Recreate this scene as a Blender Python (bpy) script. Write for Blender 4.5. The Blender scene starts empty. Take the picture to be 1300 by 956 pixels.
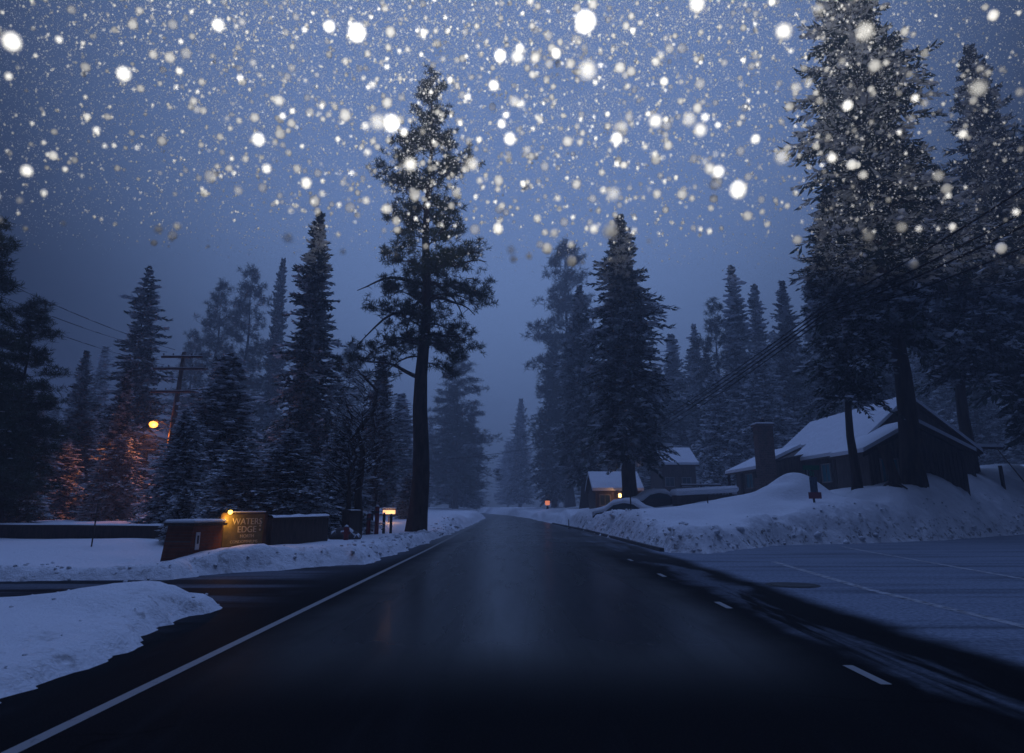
import bpy, math, random
import numpy as np
from mathutils import Vector, Matrix
SC = bpy.context.scene
COL = SC.collection
R = math.radians
# ------------------------------------------------------------------ camera
FPX, TILT, CAMZ = 867.0, R(13.7), 1.5
cam_d = bpy.data.cameras.new("camera")
cam = bpy.data.objects.new("camera", cam_d); COL.objects.link(cam)
cam.location = (0, 0, CAMZ); cam.rotation_euler = (R(90) + TILT, 0, 0)
cam_d.sensor_width = 36; cam_d.lens = 36 * FPX / 1300
cam_d.shift_y = -44.5 / 1300
cam_d.clip_start = 0.05; cam_d.clip_end = 2000
cam_d.dof.use_dof = True; cam_d.dof.focus_distance = 38; cam_d.dof.aperture_fstop = 3.6
SC.camera = cam
# ------------------------------------------------------------------ sky
SC.view_settings.view_transform = 'Standard'; SC.view_settings.look = 'None'
SC.view_settings.exposure = 0.0; SC.view_settings.gamma = 1
W = bpy.data.worlds.new("World"); SC.world = W; W.use_nodes = True
wn, wl = W.node_tree.nodes, W.node_tree.links
bg = wn['Background']
sky = wn.new('ShaderNodeTexSky'); sky.sky_type = 'NISHITA'; sky.sun_disc = False
sky.sun_elevation = R(1.0); sky.sun_rotation = R(0); sky.altitude = 1900
sky.air_density = 1.0; sky.dust_density = 0.3; sky.ozone_density = 6.0
# thick snow cloud evens the dusk sky out: blend the clear dusk sky with an even blue cloud deck
mx = wn.new('ShaderNodeMix'); mx.data_type = 'RGBA'; mx.inputs[0].default_value = 0.965
mx.inputs[7].default_value = (1.70, 2.76, 5.65, 1)
wl.new(sky.outputs[0], mx.inputs[6])
# the last daylight comes through the cloud ahead, up the road: brightest there, darkest behind and to the sides
wtc = wn.new('ShaderNodeTexCoord'); dt = wn.new('ShaderNodeVectorMath'); dt.operation = 'DOT_PRODUCT'
gp = R(36); dt.inputs[1].default_value = (0, math.cos(gp), math.sin(gp)); wl.new(wtc.outputs['Generated'], dt.inputs[0])
mr = wn.new('ShaderNodeMapRange'); mr.interpolation_type = 'SMOOTHSTEP'
for i_, x_ in enumerate((.74, 1.01, .07, 1.72)): mr.inputs[i_ + 1].default_value = x_
wl.new(dt.outputs['Value'], mr.inputs[0])
vm = wn.new('ShaderNodeVectorMath'); vm.operation = 'SCALE'; wl.new(mx.outputs[2], vm.inputs[0]); wl.new(mr.outputs[0], vm.inputs['Scale'])
wl.new(vm.outputs[0], bg.inputs[0])
bg.inputs[1].default_value = 0.05
sun_d = bpy.data.lights.new("sun", 'SUN'); sun_d.energy = 1.0; sun_d.angle = R(60); sun_d.color = (.27, .43, 1)
sun = bpy.data.objects.new("sun", sun_d); COL.objects.link(sun)
sun.rotation_euler = (R(-14), 0, 0)          # last light from ahead, through the cloud
# hand-held flash at the photographer: lights the falling snow above the bonnet
def flash(energy, aim, size, blend, lin, const):
    d = bpy.data.lights.new("flash", 'SPOT'); d.energy = energy; d.spot_size = R(size); d.spot_blend = blend
    d.color = (1, .98, .93); d.shadow_soft_size = 0.02
    o = bpy.data.objects.new("flash", d); COL.objects.link(o)
    o.location = (0.0, -0.04, CAMZ + 0.04)
    v = Vector(aim).normalized()
    o.rotation_euler = v.to_track_quat('-Z', 'Y').to_euler()
    d.use_nodes = True; nt = d.node_tree; em = nt.nodes['Emission']
    lf = nt.nodes.new('ShaderNodeLightFalloff'); lf.inputs[0].default_value = 1.0
    a = nt.nodes.new('ShaderNodeMath'); a.operation = 'MULTIPLY'; a.inputs[1].default_value = lin
    b = nt.nodes.new('ShaderNodeMath'); b.operation = 'MULTIPLY_ADD'; b.inputs[1].default_value = const
    nt.links.new(lf.outputs['Linear'], a.inputs[0]); nt.links.new(lf.outputs['Constant'], b.inputs[0])
    nt.links.new(a.outputs[0], b.inputs[2]); nt.links.new(b.outputs[0], em.inputs[1])
FAIM = Vector((.03, -.30, 1)).normalized(); CUT = .035
flash(62, (0, .50, .866), 92, .8, 1.0, .10)
flash(58, FAIM, 177, .06, 1.0, .03)
SC.cycles.use_denoising = True
SC.cycles.max_bounces = 6; SC.cycles.volume_bounces = 1; SC.cycles.transparent_max_bounces = 24
SC.cycles.diffuse_bounces = 3; SC.cycles.sample_clamp_indirect = 2.0
# ------------------------------------------------------------------ helpers
def ray(px, py):
    u = (px - 650) / FPX; v = (433.5 - py) / FPX
    return (u, math.cos(TILT) - v * math.sin(TILT), math.sin(TILT) + v * math.cos(TILT))
def at_z(px, py, z=0.0):
    r = ray(px, py); t = (z - CAMZ) / r[2]; return Vector((r[0] * t, r[1] * t, z))
def at_y(px, py, y):
    r = ray(px, py); t = y / r[1]; return Vector((r[0] * t, y, CAMZ + r[2] * t))
def tag(o, label=None, cat=None, group=None, kind=None):
    if label: o['label'] = label
    if cat: o['category'] = cat
    if group: o['group'] = group
    if kind: o['kind'] = kind
    return o
def empty(name, loc=(0, 0, 0), rz=0.0):
    o = bpy.data.objects.new(name, None); COL.objects.link(o); o.empty_display_size = .2
    o.location = loc; o.rotation_euler = (0, 0, rz); return o
def link(name, me, parent=None, loc=None):
    o = bpy.data.objects.new(name, me); COL.objects.link(o)
    if parent: o.parent = parent
    if loc is not None: o.location = loc
    return o
def np_mesh(name, V, quads=None, tris=None, mats=(), mi_q=None, mi_t=None, smooth=False):
    """mesh from numpy vertex and face arrays"""
    V = np.asarray(V, dtype=np.float32); me = bpy.data.meshes.new(name)
    me.vertices.add(len(V)); me.vertices.foreach_set('co', V.ravel())
    loops = []; starts = []; mi = []; n = 0
    for arr, k, m in ((quads, 4, mi_q), (tris, 3, mi_t)):
        if arr is None or len(arr) == 0: continue
        arr = np.asarray(arr, dtype=np.int32); loops.append(arr.ravel())
        starts.append(n + np.arange(len(arr)) * k); n += arr.size
        mi.append(np.zeros(len(arr), np.int32) if m is None else np.asarray(m, np.int32))
    loops = np.concatenate(loops); starts = np.concatenate(starts).astype(np.int32); mi = np.concatenate(mi)
    me.loops.add(len(loops)); me.loops.foreach_set('vertex_index', loops)
    me.polygons.add(len(starts)); me.polygons.foreach_set('loop_start', starts)
    me.polygons.foreach_set('material_index', mi)
    if smooth is not False:
        s = np.ones(len(starts), bool) if smooth is True else smooth
        me.polygons.foreach_set('use_smooth', s)
    for m in mats: me.materials.append(m)
    me.update(calc_edges=True); me.validate()
    return me
class MB:
    """collects boxes, tubes, prisms for one mesh"""
    def __init__(s): s.v = []; s.f = []; s.m = []; s.sm = []
    def add(s, vs, fs, m=0, smooth=False):
        n = len(s.v); s.v += [tuple(v) for v in vs]
        for f in fs: s.f.append([n + i for i in f]); s.m.append(m); s.sm.append(smooth)
    def box(s, c, d, rot=None, m=0, bev=0.0):
        x, y, z = d[0] / 2, d[1] / 2, d[2] / 2; Rm = rot if rot is not None else Matrix.Identity(3); c = Vector(c)
        b = min(bev, x * .9, y * .9, z * .9)
        if b <= 0:
            P = [(-x, -y, -z), (x, -y, -z), (x, y, -z), (-x, y, -z), (-x, -y, z), (x, -y, z), (x, y, z), (-x, y, z)]
            Fc = [(0, 3, 2, 1), (4, 5, 6, 7), (0, 1, 5, 4), (1, 2, 6, 5), (2, 3, 7, 6), (3, 0, 4, 7)]
        else:
            P = []; 
            for zz, k in ((-z, b), (-z + b, 0), (z - b, 0), (z, b)):
                X, Y = x - k, y - k
                P += [(-X + b * (k == 0), -Y, zz), (X - b * (k == 0), -Y, zz), (X, -Y + b * (k == 0), zz), (X, Y - b * (k == 0), zz),
                      (X - b * (k == 0), Y, zz), (-X + b * (k == 0), Y, zz), (-X, Y - b * (k == 0), zz), (-X, -Y + b * (k == 0), zz)]
            Fc = [tuple(range(7, -1, -1)), tuple(range(24, 32))]
            for l in range(3):
                for i in range(8): Fc.append((l * 8 + i, l * 8 + (i + 1) % 8, l * 8 + 8 + (i + 1) % 8, l * 8 + 8 + i))
        s.add([c + Rm @ Vector(p) for p in P], Fc, m)
    def tube(s, pts, rad, n=8, m=0, cap=True, jit=0, rng=None, smooth=True):
        pts = [Vector(p) for p in pts]; rad = rad if hasattr(rad, '__len__') else [rad] * len(pts)
        base = len(s.v); vs = []
        for i, p in enumerate(pts):
            t = (pts[min(i + 1, len(pts) - 1)] - pts[max(i - 1, 0)])
            t = t.normalized() if t.length > 1e-9 else Vector((0, 0, 1))
            a = Vector((0, 0, 1)) if abs(t.z) < .9 else Vector((1, 0, 0))
            u = t.cross(a).normalized(); w = t.cross(u)
            for k in range(n):
                an = 2 * math.pi * k / n; r = rad[i] * (1 + (rng.uniform(-jit, jit) if rng else 0))
                vs.append(p + u * math.cos(an) * r + w * math.sin(an) * r)
        fs = [(i * n + k, i * n + (k + 1) % n, (i + 1) * n + (k + 1) % n, (i + 1) * n + k) for i in range(len(pts) - 1) for k in range(n)]
        if cap: fs += [tuple(range(n - 1, -1, -1)), tuple(range((len(pts) - 1) * n, len(pts) * n))]
        s.add(vs, fs, m, smooth)
    def prism(s, poly, vec, m=0):
        """extrude a polygon of 3-D points along vec"""
        P = [Vector(p) for p in poly]; v = Vector(vec); n = len(P)
        s.add(P + [p + v for p in P], [tuple(range(n))[::-1], tuple(range(n, 2 * n))] + [(i, (i + 1) % n, n + (i + 1) % n, n + i) for i in range(n)], m)
    def build(s, name, mats, parent=None, loc=None, rot=None):
        me = bpy.data.meshes.new(name); me.from_pydata([tuple(v) for v in s.v], [], s.f)
        for mm in (mats if isinstance(mats, (list, tuple)) else [mats]): me.materials.append(mm)
        me.polygons.foreach_set('material_index', s.m); me.polygons.foreach_set('use_smooth', s.sm)
        me.update()
        import bmesh
        b = bmesh.new(); b.from_mesh(me); bmesh.ops.recalc_face_normals(b, faces=b.faces); b.to_mesh(me); b.free()
        o = link(name, me, parent, loc)
        if rot: o.rotation_euler = rot
        return o
# ------------------------------------------------------------------ materials
def mat(name, col, rough=.8, spec=.3, metal=0.0):
    m = bpy.data.materials.new(name); m.use_nodes = True; b = m.node_tree.nodes['Principled BSDF']
    b.inputs['Base Color'].default_value = (*col, 1); b.inputs['Roughness'].default_value = rough
    b.inputs['Specular IOR Level'].default_value = spec; b.inputs['Metallic'].default_value = metal
    return m
def nd(m, t, **k):
    n = m.node_tree.nodes.new(t)
    for a, v in k.items(): setattr(n, a, v)
    return n
def lk(m, a, b): m.node_tree.links.new(a, b)
def noise(m, scale, detail=4, rough=.55, vec=None, dist=0.0):
    n = nd(m, 'ShaderNodeTexNoise'); n.inputs['Scale'].default_value = scale; n.inputs['Detail'].default_value = detail
    n.inputs['Roughness'].default_value = rough; n.inputs['Distortion'].default_value = dist
    if vec is None:
        if '_tc' not in m: pass
        vec = nd(m, 'ShaderNodeTexCoord').outputs['Object']
    lk(m, vec, n.inputs['Vector']); return n.outputs['Fac']
def mapr(m, v, a, b, c=0.0, d=1.0, smooth=True):
    n = nd(m, 'ShaderNodeMapRange'); n.interpolation_type = 'SMOOTHSTEP' if smooth else 'LINEAR'
    for i, x in enumerate((a, b, c, d)): n.inputs[i + 1].default_value = x
    lk(m, v, n.inputs[0]); return n.outputs[0]
def mth(m, op, a, b=None, clamp=False):
    n = nd(m, 'ShaderNodeMath', operation=op); n.use_clamp = clamp
    for i, x in enumerate((a, b)):
        if x is None: continue
        if isinstance(x, (int, float)): n.inputs[i].default_value = x
        else: lk(m, x, n.inputs[i])
    return n.outputs[0]
def mixc(m, f, a, b):
    n = nd(m, 'ShaderNodeMix', data_type='RGBA')
    if isinstance(f, (int, float)): n.inputs[0].default_value = f
    else: lk(m, f, n.inputs[0])
    for i, x in ((6, a), (7, b)):
        if isinstance(x, tuple): n.inputs[i].default_value = (*x, 1)
        else: lk(m, x, n.inputs[i])
    return n.outputs[2]
def bump(m, h, strength=.4, dist=.05):
    n = nd(m, 'ShaderNodeBump'); n.inputs['Strength'].default_value = strength; n.inputs['Distance'].default_value = dist
    lk(m, h, n.inputs['Height']); lk(m, n.outputs[0], m.node_tree.nodes['Principled BSDF'].inputs['Normal'])
def basec(m, c): lk(m, c, m.node_tree.nodes['Principled BSDF'].inputs['Base Color'])
def varied(name, c1, c2, scale, rough=.8, bmp=.3, bd=.02, spec=.3, metal=0.0, stretch=None):
    m = mat(name, c1, rough, spec, metal); vec = None
    if stretch:
        mp = nd(m, 'ShaderNodeMapping'); mp.inputs['Scale'].default_value = stretch
        lk(m, nd(m, 'ShaderNodeTexCoord').outputs['Object'], mp.inputs['Vector']); vec = mp.outputs[0]
    f = noise(m, scale, 6, .6, vec); basec(m, mixc(m, mapr(m, f, .35, .65), c1, c2)); bump(m, f, bmp, bd); return m
SNOW = (.80, .82, .86)
M = {}
# snow that has settled on upper faces of a thing
def frosted(name, c1, c2, scale, amount=.5, thr=.55, both=False, rough=.8):
    m = mat(name, c1, rough, .2); f = noise(m, scale, 3)
    base = mixc(m, mapr(m, f, .35, .65), c1, c2)
    g = nd(m, 'ShaderNodeNewGeometry'); s = nd(m, 'ShaderNodeSeparateXYZ'); lk(m, g.outputs['True Normal'], s.inputs[0])
    z = mth(m, 'ABSOLUTE', s.outputs[2]) if both else s.outputs[2]
    f2 = noise(m, scale * .95, 3, .6)
    k = mth(m, 'MULTIPLY', mapr(m, z, thr, thr + .3), mapr(m, f2, .49, .55, 0, amount)); basec(m, mixc(m, k, base, SNOW)); return m
M['needle_fir'] = frosted('fir_needles', (.018, .036, .022), (.035, .06, .034), 1.3, .85, .48, True)
M['needle_snowy'] = frosted('snowy_fir_needles', (.02, .038, .024), (.04, .06, .036), 1.6, 1.0, .32, True)
M['needle_pine'] = frosted('pine_needles', (.03, .045, .02), (.055, .07, .032), 1.5, .25, .7, True)
M['bark'] = varied('bark', (.030, .022, .017), (.085, .06, .045), 2.2, .95, .9, .06, stretch=(2.5, 2.5, .5))
M['bark_snow'] = frosted('bark_dark', (.028, .02, .016), (.07, .05, .04), 4, .9, .35, False, .95)
ms = mat('settled_snow', SNOW, .6, .25); bump(ms, mth(ms, 'ADD', noise(ms, 9, 5), mth(ms, 'MULTIPLY', noise(ms, 1.6, 3), 2.5)), .6, .06); M['snow'] = ms
M['wood'] = varied('weathered_wood', (.07, .05, .04), (.16, .12, .09), 3, .85, .5, .02, stretch=(6, 6, .6))
M['wood_dark'] = varied('dark_wood', (.035, .025, .022), (.08, .055, .045), 3, .85, .5, .02, stretch=(5, 5, .8))
M['cabin'] = varied('cabin_board', (.06, .045, .04), (.12, .095, .08), 2.5, .85, .6, .02, stretch=(5, 5, .5))
M['white_wood'] = varied('pale_trim', (.22, .21, .2), (.3, .29, .27), 3, .7, .2)
M['glass'] = mat('window_glass', (.03, .06, .07), .08, .6)
M['teal_glass'] = mat('teal_curtained_window', (.05, .22, .26), .15, .6)
M['metal_dark'] = varied('dark_metal', (.04, .04, .045), (.07, .07, .075), 12, .45, .1, .005, .5, .7)
M['cable'] = frosted('cable_rubber', (.015, .015, .017), (.02, .02, .022), 1, .8, .35)
M['red_paint'] = varied('red_paint', (.25, .035, .03), (.16, .03, .03), 8, .5, .1)
M['green_sign'] = mat('green_sign_paint', (.01, .16, .09), .4)
M['pink_sign'] = mat('faded_red_sign_paint', (.26, .09, .11), .5)
M['sign_back'] = varied('sign_metal', (.16, .2, .26), (.1, .12, .16), 14, .4, .1, .01, .5, .5)
M['white_paint'] = mat('white_sign_paint', (.6, .6, .6), .5)
M['letter'] = mat('pale_lettering', (.5, .47, .38), .5)
M['sign_board'] = varied('olive_sign_board', (.10, .09, .05), (.15, .13, .07), 5, .6, .2)
# brick / stone
def brick(name, c1, c2, mor, sx):
    m = mat(name, c1, .9, .2); b = nd(m, 'ShaderNodeTexBrick'); b.inputs['Scale'].default_value = sx
    for k, c in (('Color1', c1), ('Color2', c2), ('Mortar', mor)): b.inputs[k].default_value = (*c, 1)
    b.inputs['Mortar Size'].default_value = .018
    g = nd(m, 'ShaderNodeTexCoord'); mp = nd(m, 'ShaderNodeMapping'); mp.inputs['Rotation'].default_value = (R(90), 0, 0)
    lk(m, g.outputs['Object'], mp.inputs['Vector']); lk(m, mp.outputs[0], b.inputs['Vector'])
    f = noise(m, 6); basec(m, mixc(m, mapr(m, f, .4, .8, 0, .5), b.outputs['Color'], (.03, .02, .02))); bump(m, b.outputs['Fac'], -.5, .02); return m
M['brick'] = brick('brown_brick', (.22, .07, .04), (.15, .05, .03), (.12, .10, .09), 3.2)
M['stone'] = brick('chimney_stone', (.17, .10, .08), (.10, .07, .06), (.2, .18, .17), 2.0)
def emis(name, col, s):
    m = bpy.data.materials.new(name); m.use_nodes = True; b = m.node_tree.nodes['Principled BSDF']
    b.inputs['Base Color'].default_value = (.8, .7, .5, 1); b.inputs['Emission Color'].default_value = (*col, 1)
    b.inputs['Emission Strength'].default_value = s; return m
M['lamp_orange'] = emis('sodium_glow', (1, .33, .04), 3.2)
M['lamp_yellow'] = emis('warm_bulb', (1, .66, .10), 5)
M['lamp_warm'] = emis('warm_porch_glow', (1, .55, .20), 3.0)
M['lamp_red'] = emis('dim_red_glow', (1, .27, .10), .75)
M['lamp_window'] = emis('lit_window_glow', (1, .45, .18), 1.6)
# ------------------------------------------------------------------ ground
def vnoise(x, y, s, seed):
    """smooth value noise on arrays"""
    rs = np.random.RandomState(seed); T = rs.rand(256, 256)
    X = x * s + 1000; Y = y * s + 1000; xi = np.floor(X).astype(int); yi = np.floor(Y).astype(int)
    fx = X - xi; fy = Y - yi; fx = fx * fx * (3 - 2 * fx); fy = fy * fy * (3 - 2 * fy)
    g = lambda a, b: T[a % 256, b % 256]
    return (g(xi, yi) * (1 - fx) + g(xi + 1, yi) * fx) * (1 - fy) + (g(xi, yi + 1) * (1 - fx) + g(xi + 1, yi + 1) * fx) * fy - .5
def sd_poly(x, y, P):
    d = np.full(x.shape, 1e9); s = np.ones(x.shape); n = len(P)
    for i in range(n):
        ax, ay = P[i]; bx, by = P[i - 1]; ex, ey = bx - ax, by - ay; wx, wy = x - ax, y - ay
        t = np.clip((wx * ex + wy * ey) / (ex * ex + ey * ey), 0, 1)
        d = np.minimum(d, (wx - ex * t) ** 2 + (wy - ey * t) ** 2)
        c1 = y >= ay; c2 = y < by; c3 = ex * wy > ey * wx
        flip = (c1 & c2 & c3) | (~c1 & ~c2 & ~c3); s = np.where(flip, -s, s)
    return s * np.sqrt(d)
def bend(y): return -1.6 * np.clip((y - 60) / 70, 0, 4) ** 1.6      # the road drifts left far away
MAIN = [(-4.0, -25), (-4.0, 6), (-4.4, 9.2), (-4.5, 11), (-4.2, 15), (-3.95, 22), (-3.75, 30), (-3.6, 60), (-4.0, 105), (-6.6, 150), (-14, 230), (-10.5, 230), (-1.0, 150), (2.6, 105), (3.9, 68),
        (5.0, 46), (5.25, 31), (5.4, 24.5), (6, -25)]
SIDE = [(-3, 11.3), (-3, 19.5), (-4.6, 19.5), (-6.2, 17.3), (-7.4, 15.6), (-10.8, 15.1), (-60, 15.4), (-60, 10.2), (-9, 11.0), (-6, 11.3)]
RIGHT = [(4.9, 26.5), (5.4, 24.6), (6.6, 24.0), (8.5, 26.5), (11.5, 29.6), (15.4, 31), (20.8, 34.0), (34.4, 45.2), (70, 76), (110, 80), (110, -25), (4.9, -25)]
CTRL = [(-4.8, 7, .2), (-5, 9.0, .2), (-5.5, 10.2, .52), (-4.9, 10.0, .34), (-7, 9.5, .2), (-9, 8, .26), (-14, 8, .28), (-8.5, 11, .2), (-30, 6, .3), (-8, 2, .25),
        (-12.2, 20, .5), (-12.2, 22, .58), (-14.4, 22, .42), (-9.3, 17.5, .1), (-10.5, 19, .3), (-7.0, 18.7, .60), (-7.7, 18.6, .45), (-6.2, 19.2, .52), (-5.9, 23, .38), (-6.2, 25, .4), (-5.2, 27, .38),
        (-8, 30, .2), (-6, 36, .25), (-5.6, 40, .2), (-9, 42, .3), (-12, 50, .7), (-20, 40, .8), (-25, 22, .7), (-30, 60, 1.2), (-9, 70, .5), (-10, 110, .6), (-60, 60, 1.5),
        (14.7, 36.5, 3.3), (13.6, 36, 2.6), (17.0, 38, 1.55), (19.3, 36.5, 2.55), (19.3, 37.8, 2.5), (21.5, 37.2, 2.5), (23.5, 38.6, 3.0), (25, 40.6, 3.5), (27, 41.6, 3.8), (30, 45, 4.2), (26, 43, 2.9), (28, 46.5, 3.3), (31, 49, 3.8), (39, 55, 4.8), (34, 52, 4.4), (45, 62, 5.2), (12.3, 37, 2.1), (10.6, 37, 1.7), (8.9, 34, 1.35), (7.5, 31, .9), (7.6, 27.5, .85),
        (8.2, 39, 1.2), (9, 44, 1.25), (8.5, 50, 1.35), (6.8, 50, .95), (5.8, 60, .9), (6, 80, .8), (8, 110, .8), (16, 47, 2.1), (18, 56, 2.2), (24, 50, 2.3), (24, 60, 2.3), (13, 60, 2.0), (40, 60, 3.6), (50, 90, 3.5), (60, 55, 4.2), (10, 58, 2.0), (20, 90, 2.5), (14, 33.5, 1.7), (11, 32, 1.2), (17.8, 35.2, 1.7)]
def height(x, y):
    x = np.asarray(x, float); y = np.asarray(y, float)
    d = np.minimum(np.minimum(sd_poly(x, y, MAIN), sd_poly(x, y, SIDE)), sd_poly(x, y, RIGHT))
    d = d + vnoise(x, y, .9, 3) * .35 + vnoise(x, y, 3.1, 4) * .2 + vnoise(x, y, 8.3, 44) * .13
    num = np.zeros(x.shape); den = np.zeros(x.shape)
    for cx, cy, h in CTRL:
        r2 = (x - cx) ** 2 + (y - cy) ** 2 + .25; w = 1 / r2 ** 1.6; num += w * h; den += w
    B = num / den
    wd = np.clip(B * np.where(x > 5, 1.0, 1.35), .35, 4.0)
    t = np.clip(d / wd, 0, 1); prof = t * (2 - t) * .75 + .25 * t * t * (3 - 2 * t)
    edge = np.clip(1 - np.abs(d - .5) / 1.15, 0, 1) * (d > 0)
    far = np.clip((y - 60) / 30, 0, 1)
    rough = (vnoise(x, y, 2.2, 5) * .28 + vnoise(x, y, 5.5, 6) * .13 + vnoise(x, y, 11, 16) * .05) * (0.07 + np.where(x > 4, edge, edge * .6)) * np.clip(B * 1.4, .3, 1.1)
    roll = vnoise(x, y, .35, 7) * .22 * np.clip(B, 0, 1)
    h = np.where(d > 0, -.05 + prof * (B + .05 + roll) + rough * np.clip(d * 3, 0, 1), -.05 + np.maximum(d, -1) * .3)
    return h, d, edge
def hgt(x, y): return float(height(np.array([x]), np.array([y]))[0][0])
def axis(a, b, step, lo, hi, g=1.12):
    c = list(np.arange(a, b, step)); s = step; v = a
    L = []
    while v > lo: s *= g; v -= s; L.append(max(v, lo))
    s = step; v = c[-1]; U = []
    while v < hi: s *= g; v += s; U.append(min(v, hi))
    return np.array(L[::-1] + c + U)
gx = axis(-17, 38, .15, -300, 300); gy = axis(5, 52, .15, -28, 330, 1.1)
GX, GY = np.meshgrid(gx, gy); hh, dd, ee = height(GX, GY)
nx, ny = len(gx), len(gy)
idx = np.arange(nx * ny).reshape(ny, nx)
quads = np.stack([idx[:-1, :-1], idx[:-1, 1:], idx[1:, 1:], idx[1:, :-1]], -1).reshape(-1, 4)
mg = mat('ground_snow', SNOW, .6, .25)
at = nd(mg, 'ShaderNodeAttribute', attribute_name='dirt')
f1 = noise(mg, 2.6, 6, .62); f2 = noise(mg, 9, 4, .6)
k = mth(mg, 'MULTIPLY', at.outputs['Fac'], mapr(mg, f1, .50, .62)); k2 = mth(mg, 'MULTIPLY', k, mapr(mg, f2, .38, .6))
k3 = mth(mg, 'MULTIPLY', mapr(mg, f1, .64, .72), .18)
basec(mg, mixc(mg, mth(mg, 'ADD', k2, k3, True), SNOW, (.07, .06, .055)))
bump(mg, mth(mg, 'ADD', noise(mg, 5, 8, .65), mth(mg, 'MULTIPLY', noise(mg, 30, 3), .3)), .9, .07)
me = np_mesh('ground', np.stack([GX, GY, hh], -1).reshape(-1, 3), quads, mats=[mg], smooth=True)
a = me.attributes.new('dirt', 'FLOAT', 'POINT'); dirt = (np.clip(1 - np.abs(dd - .25) / .8, 0, 1) * 1.0)
dirt = np.where(GX > 5, dirt, dirt * .55)
a.data.foreach_set('value', dirt.ravel().astype(np.float32))
tag(link('ground', me), kind='structure')
# asphalt sheet; slush and thin snow lie on it where wheels have not cleared it
ma = mat('wet_asphalt', (.02, .02, .022), .4, .13)
tc = nd(ma, 'ShaderNodeTexCoord'); sp = nd(ma, 'ShaderNodeSeparateXYZ'); lk(ma, tc.outputs['Object'], sp.inputs[0]); X, Y = sp.outputs[0], sp.outputs[1]
wob = mth(ma, 'MULTIPLY', mth(ma, 'SUBTRACT', noise(ma, .35, 4, .6), .5), 2.2)
mp = nd(ma, 'ShaderNodeMapping'); mp.inputs['Scale'].default_value = (1.6, .16, 1); lk(ma, tc.outputs['Object'], mp.inputs[0])
streak = noise(ma, 1.0, 5, .62, mp.outputs[0], .4)
mp2 = nd(ma, 'ShaderNodeMapping'); mp2.inputs['Scale'].default_value = (.12, 1.3, 1); lk(ma, tc.outputs['Object'], mp2.inputs[0])
streakx = noise(ma, 1.0, 5, .6, mp2.outputs[0], .3)
Xw = mth(ma, 'ADD', X, wob)
def band(v, a, b, s): return mth(ma, 'MULTIPLY', mapr(ma, v, a - s, a + s), mapr(ma, v, b - s, b + s, 1, 0))
right = mth(ma, 'MULTIPLY', mapr(ma, mth(ma, 'ADD', X, mth(ma, 'MULTIPLY', wob, .4)), 4.75, 5.35), mapr(ma, streakx, .28, .55, .45, 1))
slush = mth(ma, 'MULTIPLY', band(Xw, 3.75, 4.35, .25), mapr(ma, streak, .46, .58, 0, .4))
farm = mth(ma, 'MULTIPLY', mth(ma, 'MULTIPLY', mapr(ma, Y, 17, 40), mapr(ma, streakx, .45, .62)), .30)
leftm = mth(ma, 'MULTIPLY', mapr(ma, Xw, -3.6, -5.6), mapr(ma, streakx, .42, .62, 0, .45))
leftm = mth(ma, 'ADD', leftm, mth(ma, 'MULTIPLY', mth(ma, 'MULTIPLY', mapr(ma, X, -3.1, -3.9), mapr(ma, Y, 12, 24)), .22))
cl = mth(ma, 'ADD', mth(ma, 'ADD', right, slush, True), mth(ma, 'ADD', farm, leftm, True), True)
grain = noise(ma, 55, 3, .7)
asp = mixc(ma, mapr(ma, grain, .35, .7), (.005, .005, .006), (.014, .014, .016))
vo = nd(ma, 'ShaderNodeTexVoronoi', feature='DISTANCE_TO_EDGE'); vo.inputs['Scale'].default_value = .42
wv = nd(ma, 'ShaderNodeVectorMath', operation='ADD'); nv = nd(ma, 'ShaderNodeTexNoise'); nv.inputs['Scale'].default_value = 1.3; nv.inputs['Detail'].default_value = 5
lk(ma, tc.outputs['Object'], nv.inputs['Vector']); lk(ma, tc.outputs['Object'], wv.inputs[0]); lk(ma, nv.outputs['Color'], wv.inputs[1]); lk(ma, wv.outputs[0], vo.inputs['Vector'])
crack = mth(ma, 'MULTIPLY', mapr(ma, vo.outputs['Distance'], .002, .014, 1, 0), mapr(ma, noise(ma, .5, 3), .5, .6))
asp = mixc(ma, mth(ma, 'MULTIPLY', mapr(ma, noise(ma, 90, 2, .8), .62, .75), .5), asp, (.11, .11, .115))
asp = mixc(ma, mth(ma, 'MULTIPLY', crack, .7), asp, (.002, .002, .002))
asp = mixc(ma, mapr(ma, streak, .5, .7, 0, .35), asp, (.03, .03, .034))
thin = mixc(ma, mapr(ma, noise(ma, 14, 5, .7), .3, .7), (.13, .155, .20), (.30, .34, .41))
basec(ma, mixc(ma, cl, asp, thin))
wet = mth(ma, 'MULTIPLY', band(mth(ma, 'ADD', X, mth(ma, 'MULTIPLY', wob, .35)), -2.6, 2.8, .7), mapr(ma, Y, 5.5, 9))
wet = mth(ma, 'MULTIPLY', wet, mapr(ma, streak, .35, .6, .75, 1)); far_wet = mapr(ma, Y, 16, 45, 0, .8); wet = mth(ma, 'MAXIMUM', wet, far_wet)
rr = nd(ma, 'ShaderNodeMapRange'); lk(ma, mth(ma, 'ADD', cl, mapr(ma, streak, .4, .65, 0, .25), True), rr.inputs[0]); rr.inputs[3].default_value = .64; rr.inputs[4].default_value = .85
lk(ma, mth(ma, 'SUBTRACT', rr.outputs[0], mth(ma, 'MULTIPLY', wet, .46)), ma.node_tree.nodes['Principled BSDF'].inputs['Roughness'])
lk(ma, mth(ma, 'ADD', mth(ma, 'MULTIPLY', wet, .22), .015), ma.node_tree.nodes['Principled BSDF'].inputs['Specular IOR Level'])
bump(ma, mth(ma, 'ADD', grain, mth(ma, 'MULTIPLY', noise(ma, 6, 4), .5)), .22, .006)
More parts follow.
